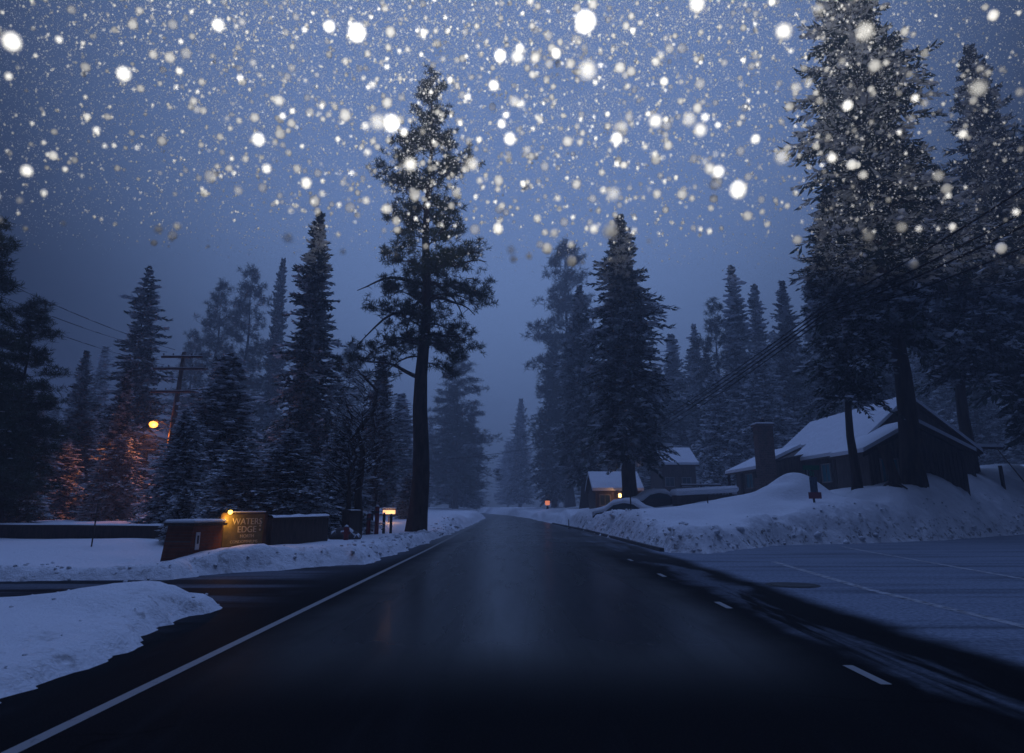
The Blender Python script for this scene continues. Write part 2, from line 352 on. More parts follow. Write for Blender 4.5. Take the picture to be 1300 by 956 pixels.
rv = [(-90, -27, 0), (120, -27, 0), (120, 95, 0), (-90, 95, 0), (30, 260, 0), (-60, 260, 0)]
b = MB(); b.add(rv, [(0, 1, 2, 3), (3, 2, 4, 5)]); tag(b.build('road', ma), kind='structure')
# painted markings: left edge line, dashes, two faded bay lines under thin snow
def worn(name, col, lo, hi):
    m = mat(name, col, .6); f = noise(m, 5, 6, .7); basec(m, mixc(m, mapr(m, f, lo, hi), col, (.04, .04, .045))); return m
pw = worn('worn_white_paint', (.26, .26, .26), .56, .74); pw2 = worn('snow_covered_paint', (.42, .44, .48), .42, .66)
b = MB(); ys = list(np.arange(2.5, 110, 2.5))
lx = lambda y: float(np.interp(y, [0, 26, 51, 105, 150], [-3.17, -3.12, -3.3, -3.9, -6.2]))
for y0, y1 in zip(ys[:-1], ys[1:]): b.add([(lx(y0) - .055, y0, .004), (lx(y0) + .055, y0, .004), (lx(y1) + .055, y1, .004), (lx(y1) - .055, y1, .004)], [(0, 1, 2, 3)])
tag(b.build('edge_line_marking', pw), kind='structure')
for y0 in (2.3, 6.5, 11.15, 16.1, 20.8):
    b = MB(); x0 = 3.27 + (y0 - 6.5) * .016; b.add([(x0 - .05, y0, .004), (x0 + .05, y0, .004), (x0 + .065, y0 + .75, .004), (x0 - .035, y0 + .75, .004)], [(0, 1, 2, 3)])
    tag(b.build('lane_dash_marking', pw), kind='structure')
for pts in (((7.5, 20.5), (6.75, 13.7), (6.66, 9.5), (6.4, 3)), ((13.2, 28.5), (12.6, 25.3), (11.1, 15.6), (10.2, 9))):
    b = MB()
    for (xa, ya), (xb, yb) in zip(pts[:-1], pts[1:]): b.add([(xa - .09, ya, .004), (xa + .09, ya, .004), (xb + .09, yb, .004), (xb - .09, yb, .004)], [(0, 1, 2, 3)])
    tag(b.build('bay_line_marking', pw2), kind='structure')
# kerb along the right bank
b = MB(); K = [(5.22, 25.2), (5.12, 31), (4.9, 46), (3.85, 68)]
for (xa, ya), (xb, yb) in zip(K[:-1], K[1:]):
    b.prism([(xa, ya, 0), (xa + .16, ya, 0), (xa + .16, ya, .12), (xa + .02, ya, .12)], (xb - xa, yb - ya, 0))
tag(b.build('kerb', varied('kerb_concrete', (.08, .08, .085), (.13, .13, .13), 4)), kind='structure')
# chunks thrown up by the plough
rng = np.random.RandomState(11); cx = []; 
ico_v, ico_f = None, None
import bmesh
bm = bmesh.new(); bmesh.ops.create_icosphere(bm, subdivisions=1, radius=1); ICO_V = np.array([v.co[:] for v in bm.verts]); ICO_F = np.array([[v.index for v in f.verts] for f in bm.faces]); bm.free()
bm = bmesh.new(); bmesh.ops.create_icosphere(bm, subdivisions=2, radius=1); ICO2_V = np.array([v.co[:] for v in bm.verts]); ICO2_F = np.array([[v.index for v in f.verts] for f in bm.faces]); bm.free()
def blobs(P, S, rng, IV=ICO_V, IF=ICO_F, jit=.2, az=None):
    """many squashed lumps as vertex/tri arrays; P (n,3) centres, S (n,3) radii"""
    n = len(P); v = np.repeat(IV[None], n, 0) * (1 + rng.uniform(-jit, jit, (n, len(IV), 1))) * S[:, None, :]
    an = rng.uniform(0, 6.28, n) if az is None else az; c, s = np.cos(an)[:, None], np.sin(an)[:, None]
    v = np.stack([v[..., 0] * c - v[..., 1] * s, v[..., 0] * s + v[..., 1] * c, v[..., 2]], -1) + P[:, None, :]
    f = (IF[None] + (np.arange(n) * len(IV))[:, None, None]).reshape(-1, 3); return v.reshape(-1, 3), f
px_ = rng.uniform(-16, 34, 60000); py_ = rng.uniform(6, 52, 60000); h_, d_, e_ = height(px_, py_)
keep = (d_ > .0) & (d_ < 1.6) & (rng.rand(60000) < np.exp(-d_ * 1.1)); px_, py_, h_ = px_[keep][:750], py_[keep][:750], h_[keep][:750]
s_ = rng.uniform(.03, .12, len(px_)) * (.7 + (rng.rand(len(px_)) > .9) * .9) * np.clip(py_ / 26, .3, 1)
v_, f_ = blobs(np.stack([px_, py_, h_ + s_ * .2], -1), np.stack([s_ * 1.2, s_, s_ * .75], -1), rng, jit=.3)
tag(link('snow_chunks', np_mesh('snow_chunks', v_, tris=f_, mats=[mg])), 'ploughed lumps of snow strewn along the edges of the banks', 'snow chunks', kind='stuff')
# ------------------------------------------------------------------ trees
def fir_arrays(seed, H, Rm, nb, Mt, prof, z0=.06, droop=.35, rise=(-.15, .5), tw=.085, nsnow=150, tl=.34):
    rng = np.random.RandomState(seed); t = (np.arange(nb) + rng.rand(nb)) / nb; t = t ** 1.12
    z = H * (z0 + (1 - z0) * t) - .05
    side = np.interp((np.arange(nb) * 2.399963) % 6.283, np.linspace(0, 6.283, 9), np.r_[rng.uniform(.78, 1.12, 8), 1][[0, 1, 2, 3, 4, 5, 6, 7, 0]])
    az = np.arange(nb) * 2.399963 + rng.uniform(-.4, .4, nb)
    G_ = rng.rand(17, 7); ti = t * 15; ai = (az % 6.2832) / 6.2832 * 6; t0 = ti.astype(int); a0 = ai.astype(int) % 6; ft = ti - t0; fa = ai - ai.astype(int)
    lump = (G_[t0, a0] * (1 - fa) + G_[t0, (a0 + 1) % 6] * fa) * (1 - ft) + (G_[t0 + 1, a0] * (1 - fa) + G_[t0 + 1, (a0 + 1) % 6] * fa) * ft
    lump = .58 + .72 * lump
    L = Rm * np.array([prof(x) for x in t]) * rng.choice([.55, .8, 1.0, 1.12], nb) * rng.uniform(.85, 1.08, nb) * side * lump; L = np.maximum(L, .22)
    ri = rise[0] + (rise[1] - rise[0]) * t + rng.uniform(-.1, .1, nb)
    dr = droop * (1 - .5 * t) * rng.uniform(.7, 1.3, nb)
    j = (np.arange(Mt)[None] + rng.rand(nb, Mt)) / Mt; s = .08 + .92 * j
    ca, sa = np.cos(az)[:, None], np.sin(az)[:, None]
    Lc = L[:, None]; zz = z[:, None] + Lc * (ri[:, None] * s - dr[:, None] * s ** 2 + .12 * s ** 3)
    P = np.stack([ca * Lc * s, sa * Lc * s, zz], -1)
    dz = ri[:, None] - 2 * dr[:, None] * s + .36 * s ** 2
    T = np.stack([ca * np.ones_like(s), sa * np.ones_like(s), dz], -1); T /= np.linalg.norm(T, axis=-1, keepdims=True)
    Lt = np.stack([-sa * np.ones_like(s), ca * np.ones_like(s), np.zeros_like(s)], -1)
    sg = np.where(np.arange(Mt)[None] % 2, 1, -1) * np.ones_like(s); be = rng.uniform(.55, 1.15, s.shape) * (1 - .55 * s ** 4)
    D = T * np.cos(be)[..., None] + Lt * (sg * np.sin(be))[..., None] + np.array([0, 0, -1]) * np.where(rng.rand(*s.shape) < .35, rng.uniform(-.75, .9, s.shape), rng.uniform(-.1, .4, s.shape))[..., None]
    D /= np.linalg.norm(D, axis=-1, keepdims=True)
    l = (tl * Lc * (1.08 - s) + .10 * np.sqrt(Lc) + .10) * rng.uniform(.6, 1.25, s.shape)
    N = np.cross(D, np.array([0, 0, 1.0])); N /= np.linalg.norm(N, axis=-1, keepdims=True) + 1e-9
    w = (tw * rng.uniform(.7, 1.4, s.shape) + .05 * l)[..., None]
    up = np.array([0, 0, 1.0])
    A = P; Bm = P + D * l[..., None] * .42 + N * w - up * w * .55; Cm = P + D * l[..., None] * .42 - N * w - up * w * .55; E_ = P + D * l[..., None]
    mid = P + D * l[..., None] * .5 + up * w * .15
    V = np.stack([A, Bm, E_, Cm, mid], -2).reshape(-1, 3); n = nb * Mt; i = np.arange(n)[:, None] * 5
    F = np.concatenate([i + [0, 1, 4], i + [1, 2, 4], i + [2, 3, 4], i + [3, 0, 4]])
    # branch axis strips
    k = 5; ss = np.linspace(0, .93, k)[None]
    za = z[:, None] + Lc * (ri[:, None] * ss - dr[:, None] * ss ** 2 + .12 * ss ** 3)
    Q = np.stack([ca * Lc * ss, sa * Lc * ss, za], -1); r = (.012 + .012 * Lc) * (1.05 - ss)
    Lt2 = np.stack([-sa * np.ones_like(ss), ca * np.ones_like(ss), 0 * ca * ss], -1)
    V2 = np.stack([Q + Lt2 * r[..., None], Q - Lt2 * r[..., None], Q - up * r[..., None] * 1.6], -2).reshape(-1, 3)
    base = (np.arange(nb) * k * 3)[:, None, None] + (np.arange(k - 1) * 3)[None, :, None]
    F2 = []
    for a_, b_ in ((0, 1), (1, 2), (2, 0)):
        F2.append(np.concatenate([(base + [a_, b_, b_ + 3]).reshape(-1, 3), (base + [a_, b_ + 3, a_ + 3]).reshape(-1, 3)]))
    F2 = np.concatenate(F2) + len(V)
    # lumps of snow lying on the boughs
    big = 1.9 if nsnow >= 240 else 1.2; nsnow = int(nsnow * 2.6); q = rng.choice(nb, nsnow, p=L / L.sum()); s3 = rng.uniform(.35, .95, nsnow); Lq = L[q]
    PS = np.stack([np.cos(az[q]) * Lq * s3, np.sin(az[q]) * Lq * s3, z[q] + Lq * (ri[q] * s3 - dr[q] * s3 ** 2 + .12 * s3 ** 3) + .03], -1)
    PS[:, :2] += rng.normal(0, .12, (nsnow, 2)) * Lq[:, None] * .6
    sz = np.stack([rng.gamma(3, .045, nsnow) + .05, rng.gamma(3, .025, nsnow) + .04, rng.uniform(.025, .07, nsnow)], -1) * big
    V3, F3 = blobs(PS, sz, rng, jit=.45, az=az[q] + rng.uniform(-.5, .5, nsnow)); F3 = F3 + len(V) + len(V2)
    return V, F, V2, F2, V3, F3
def crown_mesh(name, arr, needle):
    V, F, V2, F2, V3, F3 = arr
    mi = np.r_[np.zeros(len(F), int), np.ones(len(F2), int), np.full(len(F3), 2)]
    sm = np.r_[np.zeros(len(F), bool), np.zeros(len(F2), bool), np.ones(len(F3), bool)]
    return np_mesh(name, np.concatenate([V, V2, V3]), tris=np.concatenate([F, F2, F3]), mats=[needle, M['bark'], M['snow']], mi_t=mi, smooth=sm)
def trunk_mesh(name, H, r, seed, lean=0.0, n=12, flare=1.35):
    rg = random.Random(seed); b = MB(); k = 14
    pts = [(lean * (i / k) * H + math.sin(i * 1.3 + seed) * .012 * H * .3, math.cos(i * 1.1 + seed) * .01 * H * .3, H * (i / k) ** 1.15 - (.5 if i == 0 else 0)) for i in range(k + 1)]
    rad = [r * flare] + [r * (1 - (i / k) ** .95 * .985) for i in range(1, k + 1)]
    b.tube(pts, rad, n, jit=.07, rng=rg)
    me = bpy.data.meshes.new(name); me.from_pydata([tuple(v) for v in b.v], [], b.f); me.materials.append(M['bark']); me.polygons.foreach_set('use_smooth', [True] * len(b.f)); me.update(); return me
cone = lambda t: (1 - t) ** .66 * min(1, .55 + t * 4)
slim = lambda t: (1 - t) ** .62 * min(1, .6 + t * 3)
colm = lambda t: min(1, (1 - t) * 1.9) ** .75 * (.92 if t > .1 else .7)
PROTO = {}
def proto(kind):
    if kind in PROTO: return PROTO[kind]
    H = 20.0
    spec = {'fir_a': (1, 3.4, 420, 30, cone, {}, 'needle_fir'), 'fir_b': (2, 3.4, 360, 34, cone, dict(droop=.5, rise=(-.1, .55)), 'needle_fir'),
            'fir_c': (3, 3.0, 460, 26, slim, dict(droop=.25), 'needle_fir'), 'spire_a': (4, 2.3, 380, 24, slim, dict(droop=.4, nsnow=260), 'needle_fir'), 'spire_b': (5, 2.3, 380, 24, cone, dict(droop=.3, nsnow=260), 'needle_fir'),
            'old_a': (6, 3.4, 520, 38, colm, dict(droop=.55, rise=(-.05, .4), nsnow=150, tw=.07, z0=.15), 'needle_fir'), 'giant_a': (16, 3.4, 620, 38, colm, dict(droop=.5, rise=(-.05, .4), nsnow=220, tw=.055, z0=.29, tl=.26), 'needle_fir'), 'giant_b': (17, 3.4, 600, 38, colm, dict(droop=.45, rise=(0, .45), nsnow=220, tw=.055, z0=.225, tl=.26), 'needle_fir'), 'old_b': (7, 3.4, 480, 38, colm, dict(droop=.5, rise=(0, .45), nsnow=150, tw=.07, z0=.12), 'needle_fir'),
            'snowy_a': (8, 5.0, 420, 34, cone, dict(droop=.6, nsnow=850, tw=.11), 'needle_snowy'), 'snowy_b': (9, 5.6, 380, 30, cone, dict(droop=.5, nsnow=950, tw=.12), 'needle_snowy'),
            'layer': (10, 4.0, 210, 46, lambda t: (1 - t) ** .62, dict(droop=.3, rise=(-.2, .25), nsnow=110, tw=.09), 'needle_fir'),
            'far': (12, 3.2, 230, 16, cone, dict(nsnow=60, tw=.16), 'needle_fir'), 'far_b': (13, 2.6, 230, 16, slim, dict(nsnow=60, tw=.15), 'needle_fir')}
    seed, Rm, nb, Mt, pf, kw, nm = spec[kind]
    PROTO[kind] = (crown_mesh('fir_crown', fir_arrays(seed, H, Rm, nb, Mt, pf, **kw), M[nm]), trunk_mesh('fir_trunk', H * .97, .30 if kind[:3] not in ('old', 'gia') else .42, seed), Rm, H)
    return PROTO[kind]
def pine_arrays(seed, H, left, right, nl=90, ntuft=20, zb=.3, nd_=26, tuft=.36, lean=0.0, limb_r=.05, nsnow=120, droopy=.0):
    """open-crowned pine; left/right give the limb reach (m) at relative height t"""
    rng = np.random.RandomState(seed); b = MB(); C = []; links_ = []
    for i in range(nl):
        t = zb + (1 - zb) * ((i + rng.rand()) / nl); az = i * 2.4 + rng.uniform(-.5, .5); c = (math.cos(az) + 1) / 2
        Lm = (right(t) * c + left(t) * (1 - c)) * rng.uniform(.55, 1.08); Lm = max(Lm, .3)
        z = t * H; rise = np.interp(t, [zb, .6, 1], [.35, .3, .9]) + rng.uniform(-.2, .25); dr = np.interp(t, [zb, .6, 1], [.95 + droopy, .45, .1]) * rng.uniform(.6, 1.3)
        wig = rng.uniform(-.12, .12, 3); pts = []
        for s in np.linspace(0, 1, 8):
            w = wig[0] * math.sin(s * 5) * Lm * .5
            pts.append((lean * z + math.cos(az) * Lm * s - math.sin(az) * w, math.sin(az) * Lm * s + math.cos(az) * w, z + Lm * (rise * s - dr * s * s + .18 * s ** 3) + wig[1] * math.sin(s * 7) * .3))
        r0 = limb_r * (.45 + Lm / 4.5) * (1.1 - t * .6); b.tube(pts, [r0 * (1 - .8 * k / 7) for k in range(8)], 5, cap=False)
        pts = np.array(pts); n = max(3, int(ntuft * (Lm / 4) * rng.uniform(.7, 1.2)))
        for _ in range(n):
            s = rng.uniform(.30, 1.0) ** .75; k = s * 7; a_ = int(min(k, 6)); p = pts[a_] * (1 - (k - a_)) + pts[a_ + 1] * (k - a_)
            off = rng.normal(0, 1, 3) * np.array([.13, .13, .08]) * Lm * (.5 + (1 - abs(s - .65)))
            off[2] = abs(off[2]) * .8 + rng.uniform(-.1, .15); off = off * min(1, 1.5 / (np.linalg.norm(off) + 1e-6) if np.linalg.norm(off) > 1.5 else 1)
            C.append(p + off); links_.append((p, p + off))
    C = np.array(C); n = len(C)
    # sub-twigs
    for p, q in links_:
        m_ = (p + q) / 2; m_[2] -= .05; b.tube([p, m_, q], [.018, .014, .008], 3, cap=False, smooth=False)
    V2 = np.array([tuple(v) for v in b.v]); q4 = np.array(b.f)
    F2 = np.concatenate([q4[:, [0, 1, 2]], q4[:, [0, 2, 3]]])
    # needle tufts: each two or three rosettes of blades
    K = 3; CC = np.repeat(C, K, 0) + rng.normal(0, .16, (n * K, 3)); m = n * K
    D = rng.normal(0, 1, (m, nd_, 3)); D[..., 2] += .55; D /= np.linalg.norm(D, axis=-1, keepdims=True)
    l = tuft * rng.uniform(.5, 1.05, (m, nd_, 1)); Np = np.cross(D, rng.normal(0, 1, (m, nd_, 3))); Np /= np.linalg.norm(Np, axis=-1, keepdims=True)
    c0 = CC[:, None] + D * .04; w = .026 * rng.uniform(.7, 1.3, (m, nd_, 1))
    V = np.stack([c0 + Np * w * .6, c0 - Np * w * .6, c0 + D * l - Np * w * .3, c0 + D * l + Np * w * .3], -2).reshape(-1, 3)
    i = np.arange(m * nd_)[:, None] * 4; F = np.concatenate([i + [0, 1, 2], i + [0, 2, 3]])
    q = rng.choice(n, nsnow); V3, F3 = blobs(C[q] + [0, 0, .16], np.stack([rng.uniform(.08, .24, nsnow), rng.uniform(.06, .16, nsnow), rng.uniform(.03, .06, nsnow)], -1), rng, jit=.3)
    return V, F, V2, F2 + len(V), V3, F3 + len(V) + len(V2)
def tree(name, label, px, top, y, hw, kind, rz=None, group=None, at_px_h=None, tscale=1.0, base=None):
    """a tree at depth y whose tip stands at bearing px, top"""
    if y >= 62: y *= 1.9 if 560 < px < 735 and y > 76 else 1.35
    cm, tm, Rm, H = proto(kind)
    p = at_y(px, top, y); 
    bx = at_y(base, 640, y).x if base else at_y(px, top, y).x
    z0 = hgt(bx, y); Ht = p.z - z0; depth = y
    hw_m = hw * (y / ray(px, 600)[1]) / FPX * .97
    o = empty(name, (bx, y, z0), (hash_(px, top) % 628) / 100 if rz is None else rz); tag(o, label, 'tree', group)
    sx = hw_m / (Rm * .82)
    tl_ = random.Random(hash_(px, y)); o.rotation_euler[0] = tl_.gauss(0, .014); o.rotation_euler[1] = tl_.gauss(0, .014)
    c = link('crown', cm, o); c.scale = (sx, sx, Ht / H); t_ = link('trunk', tm, o); t_.scale = (tscale * Ht / H, tscale * Ht / H, Ht / H)
    return o
def hash_(a, b): return int(a * 7919 + b * 104729 + 17) & 0xffff
G1 = 'conifers standing in the snow beside the road'
# --- hero pine beside the road
pm_r = lambda t: float(np.interp(t, [.33, .38, .45, .52, .57, .61, .66, .72, .77, .82, .9, .95, 1], [2.0, 3.4, 3.7, 3.9, 3.0, 2.2, 2.7, 3.0, 2.8, 2.2, 1.4, .8, .2]))
pm_l = lambda t: float(np.interp(t, [.33, .38, .45, .52, .57, .61, .66, .72, .77, .82, .9, .95, 1], [3.5, 4.6, 4.4, 3.6, 2.4, 2.2, 4.6, 4.4, 3.9, 1.9, 1.1, .7, .2]))
YP = 40.5; pb = at_y(531, 640, YP); ptop = at_y(549, 95, YP); pz = hgt(pb.x, YP); PH = ptop.z - pz; lean = (ptop.x - pb.x) / PH
hero = empty('pine_tree', (pb.x, YP, pz)); tag(hero, 'tall lone pine with bare thick trunk, drooping limbs and ragged crown beside the road', 'tree', G1)
link('crown', crown_mesh('pine_crown', pine_arrays(21, PH, pm_l, pm_r, 68, 29, .33, 24, .33, lean, .062, 160, .2), M['needle_pine']), hero)
link('trunk', trunk_mesh('pine_trunk', PH, .60, 5, lean, 18, 1.12), hero)
# dead snag limbs low on the trunk
b = MB(); rg = random.Random(5)
for az, t, L, d in ((3.3, .43, 4.0, 1.7), (3.0, .50, 4.4, .9), (2.7, .37, 3.2, .6), (-.2, .46, 3.2, 1.4), (.1, .53, 3.8, .5), (3.4, .30, 4.0, .35), (3.1, .82, 3.6, -.3), (-.4, .38, 2.6, 1.0), (2.2, .47, 2.6, 2.6), (.6, .50, 2.8, 2.0)):
    z = t * PH; pts = [(lean * z + math.cos(az) * L * s, math.sin(az) * L * s * .8, z + L * (.45 * s - .55 * d * s * s) + .1 * math.sin(9 * s + az)) for s in np.linspace(0, 1, 9)]
    b = MB(); b.tube(pts, [.15 * (1 - .85 * s) for s in np.linspace(0, 1, 9)], 6)
    for k in range(5):
        q = Vector(pts[3 + k]); e = q + Vector((rg.uniform(-.7, .7), rg.uniform(-.7, .7), rg.uniform(-.5, .4))); b.tube([q, (q + e) / 2 + Vector((0, 0, .1)), e], [.03, .02, .008], 4)
    b.build('bare_limb', M['bark_snow'], hero)
# --- other pines (open crowns)
PP = {}
def pine(label, px, top, y, hw, seed, zb=.2, group=G1, nt=20):
    if y >= 62: y *= 1.9 if 560 < px < 735 and y > 76 else 1.35
    p = at_y(px, top, y); bx = p.x; z0 = hgt(bx, y); Ht = p.z - z0; hwm = 1.22 * hw * y / ray(px, 600)[1] / FPX
    key = (seed, zb)
    if key not in PP:
        rg = np.random.RandomState(seed); ks = np.linspace(zb, 1, 9); vl = np.array([.7, 1, 1.05, 1, .85, .8, .6, .45, .12]) * rg.uniform(.75, 1.15, 9) * 3.2; vr = np.array([.7, 1, 1.0, 1, .9, .7, .65, .4, .12]) * rg.uniform(.75, 1.15, 9) * 3.2
        PP[key] = (crown_mesh('pine_crown', pine_arrays(seed, 20, lambda t: float(np.interp(t, ks, vl)), lambda t: float(np.interp(t, ks, vr)), 80, nt, zb, 15, .42, 0, .045, 220), M['needle_pine']), trunk_mesh('pine_trunk', 19.6, .34, seed))
    cm, tm = PP[key]; o = empty('pine_tree', (bx, y, z0)); tag(o, label, 'tree', group); s = hwm / 3.1
    c = link('crown', cm, o); c.scale = (s, s, Ht / 20); t_ = link('trunk', tm, o); t_.scale = (Ht / 20, Ht / 20, Ht / 20); return o
pine('hazy pine with round open crown right of the wooden utility pole', 283, 362, 80, 36, 31, .12)
pine('hazy ragged pine directly left of the thin pale spire', 322, 345, 83, 38, 32, .12)
pine('hazy pine with clumped crown, left of the two big firs across the road', 717, 312, 78, 42, 33, .18, nt=26)
pine('broken-topped hazy pine left of the tall snowy spires', 906, 386, 75, 34, 34, .1)
pine('pale hazy pine low behind the lone roadside pine', 582, 452, 78, 42, 35, .1, nt=26)
pine('pale faint pine seen between the big fir and the lone pine', 446, 440, 92, 42, 36, .1)
pine('black ragged pine towering at the frame edge above the long low wall', -6, 284, 25, 62, 37, .1, nt=34)
pine('black bushy pine under the ragged pine at the frame edge', 46, 384, 28, 50, 38, .08, nt=34)
pine('small hazy pine behind the top of the utility pole', 248, 424, 88, 26, 32, .12)
# --- firs: left side
T = lambda *a, **k: tree('fir_tree', *a, **k)
T('dark fir with wide separate layers of boughs, standing alone against the sky', 191, 340, 56, 62, 'layer', group=G1)
T('small dark fir peeking up left of the layered fir', 113, 446, 60, 36, 'fir_a', group=G1)
T('faint small fir between the ragged pine and layered fir', 134, 440, 78, 26, 'spire_a', group=G1)
T('thin pale hazy spire fir behind the big dark fir', 358, 328, 86, 25, 'fir_c', group=G1)
T('big dark fir with heavy clumped boughs, left of the lone pine', 411, 272, 48, 60, 'fir_b', group=G1)
T('snow-laden dark fir right behind the utility pole', 292, 450, 37, 78, 'snowy_a', group=G1)
T('snow-laden low fir crowding the utility pole foot', 238, 520, 32, 52, 'snowy_b', group=G1)
T('small fir glowing red-brown under the orange street lamp', 156, 552, 40, 40, 'snowy_a', group=G1)
T('dim reddish fir left of the lamp-lit fir', 84, 556, 42, 44, 'snowy_b', group=G1)
T('little snow-caked fir behind the brick pillar', 236, 618, 21.5, 30, 'snowy_b', group=G1)
T('broad snow-caked fir behind the sign board', 305, 560, 30, 60, 'snowy_b', group=G1)
T('broad snow-caked fir behind the dark garden wall', 372, 545, 31, 62, 'snowy_a', group=G1)
T('snowy fir with visible trunk left of the lone pine', 441, 528, 34, 50, 'snowy_b', group=G1)
T('slim hazy fir just left of the lone pine trunk', 487, 452, 58, 36, 'fir_c', group=G1)
T('pale fir low behind the lone pine trunk', 512, 500, 66, 34, 'spire_a', group=G1)
T('snowy small fir by the lit entrance sign', 520, 600, 52, 24, 'snowy_b', group=G1)
T('last hazy fir on the near side before the fog closes the road', 600, 520, 110, 22, 'fir_c', group=G1)
T('hazy fir whose boughs reach toward the road beyond the lone pine', 575, 500, 88, 40, 'fir_b', group=G1)
# --- firs: right side
T('big dark dense fir with clumped boughs across the road, thick trunk showing below', 786, 276, 56, 60, 'old_a', group=G1, tscale=1.25)
T('hazy fir leaning against the big dense fir, trunk beside the lit cottage', 736, 362, 66, 38, 'old_b', group=G1)
T('dim narrow fir beside the red-lit lantern', 700, 430, 84, 34, 'fir_b', group=G1)
T('palest far fir where the road vanishes in fog', 660, 506, 125, 27, 'fir_a', group=G1)
T('ghostly far fir left of the palest roadside fir', 645, 560, 165, 22, 'spire_a', group=G1)
T('hazy spire right of the big dense fir', 853, 424, 88, 32, 'spire_b', group=G1)
T('short hazy fir left of the broken-topped pine', 884, 412, 84, 22, 'spire_a', group=G1)
T('tallest snowy spire of the row above the cabin chimney', 932, 336, 72, 34, 'spire_a', group=G1)
T('second snowy spire, right of the tallest one', 957, 362, 80, 30, 'spire_b', group=G1)
T('broad snowy fir behind the cabin roof ridge', 990, 358, 68, 44, 'fir_a', group=G1)
T('narrow fir half hidden by the giant fir', 1024, 352, 64, 36, 'fir_c', group=G1)
T('black fir with slender trunk before the cabin roof, nearest the street sign', 1043, 240, 39, 52, 'giant_a', group=G1, tscale=.72)
T('giant black fir rising out of the picture top, thick trunk before the cabin gable', 1066, -95, 39, 98, 'giant_b', group=G1, tscale=.74)
T('tall black fir with snowy pointed top right of the giant fir', 1233, 58, 53, 66, 'old_b', group=G1, rz=2.0)
T('black fir cut by the frame edge behind the carport', 1322, 110, 50, 70, 'old_a', group=G1, rz=1.0)
T('black fir filling the gap between the giant fir and pointed fir', 1172, 215, 50, 62, 'giant_a', group=G1, rz=3.0)
T('snowy fir behind the chimney', 905, 470, 64, 40, 'snowy_a', group=G1)
T('snow-splashed fir above the cabin snow roof', 965, 440, 63, 46, 'snowy_a', group=G1)
T('shadowy fir behind the cabin gable', 1120, 380, 62, 60, 'fir_a', group=G1)
# --- forest behind, copies of plain firs
rg = random.Random(77)
GL, GR = 'forest trees beyond the sign and walls', 'forest trees beyond the cabins'
for i in range(34):
    px = rg.uniform(-60, 520); y = rg.uniform(62, 120); top = 470 + rg.uniform(-25, 70) + (30 if 200 < px < 260 else 0)
    tree('fir_tree', 'dim fir in the crowded dark forest ' + ('left of the layered fir' if px < 190 else 'right of the layered fir, behind the utility pole' if px < 290 else 'behind the big dark fir' if px < 440 else 'behind the lone pine'), px, top, y, rg.uniform(20, 36), rg.choice(['far', 'far_b']), group=GL)
for i in range(16):
    px = rg.uniform(-60, 200); y = rg.uniform(32, 50); top = 490 + rg.uniform(-20, 60)
    if abs(px - 156) < 45 : y += 10
    tree('fir_tree', 'black forest fir massed behind the long wall, ' + ('nearer the frame edge than the lamp-lit firs' if px < 60 else 'among the lamp-lit firs' if px < 150 else 'beside the layered fir'), px, top, y, rg.uniform(36, 60), rg.choice(['fir_a', 'fir_b', 'snowy_a']), group='black firs behind the long wall')
for i in range(48):
    px = rg.uniform(815, 1400); y = rg.uniform(66, 120); top = 470 - (px - 815) * .25 + rg.uniform(-15, 80)
    if y < 74 and 830 < px < 1240: y += 8
    tree('fir_tree', 'dim fir in the crowded forest ' + ('left of the chimney' if px < 960 else 'behind the cabin main roof' if px < 1080 else 'behind the giant fir' if px < 1190 else 'behind the carport'), px, top, y, rg.uniform(24, 42), rg.choice(['far', 'far_b', 'fir_a']), group=GR)
for i in range(14):
    px = rg.uniform(700, 860); y = rg.uniform(88, 150); top = 470 + rg.uniform(-10, 80)
    tree('fir_tree', 'pale foggy fir filling the gap behind the roadside firs', px, top, y, rg.uniform(18, 30), rg.choice(['far', 'far_b']), group='foggy firs far along the road')
for i in range(10):
    px = rg.uniform(500, 600); y = rg.uniform(95, 170); top = 520 + rg.uniform(-10, 50)
    tree('fir_tree', 'pale foggy fir on the near verge, far down the road', px, top, y, rg.uniform(14, 24), rg.choice(['far', 'far_b']), group='foggy firs far along the road')
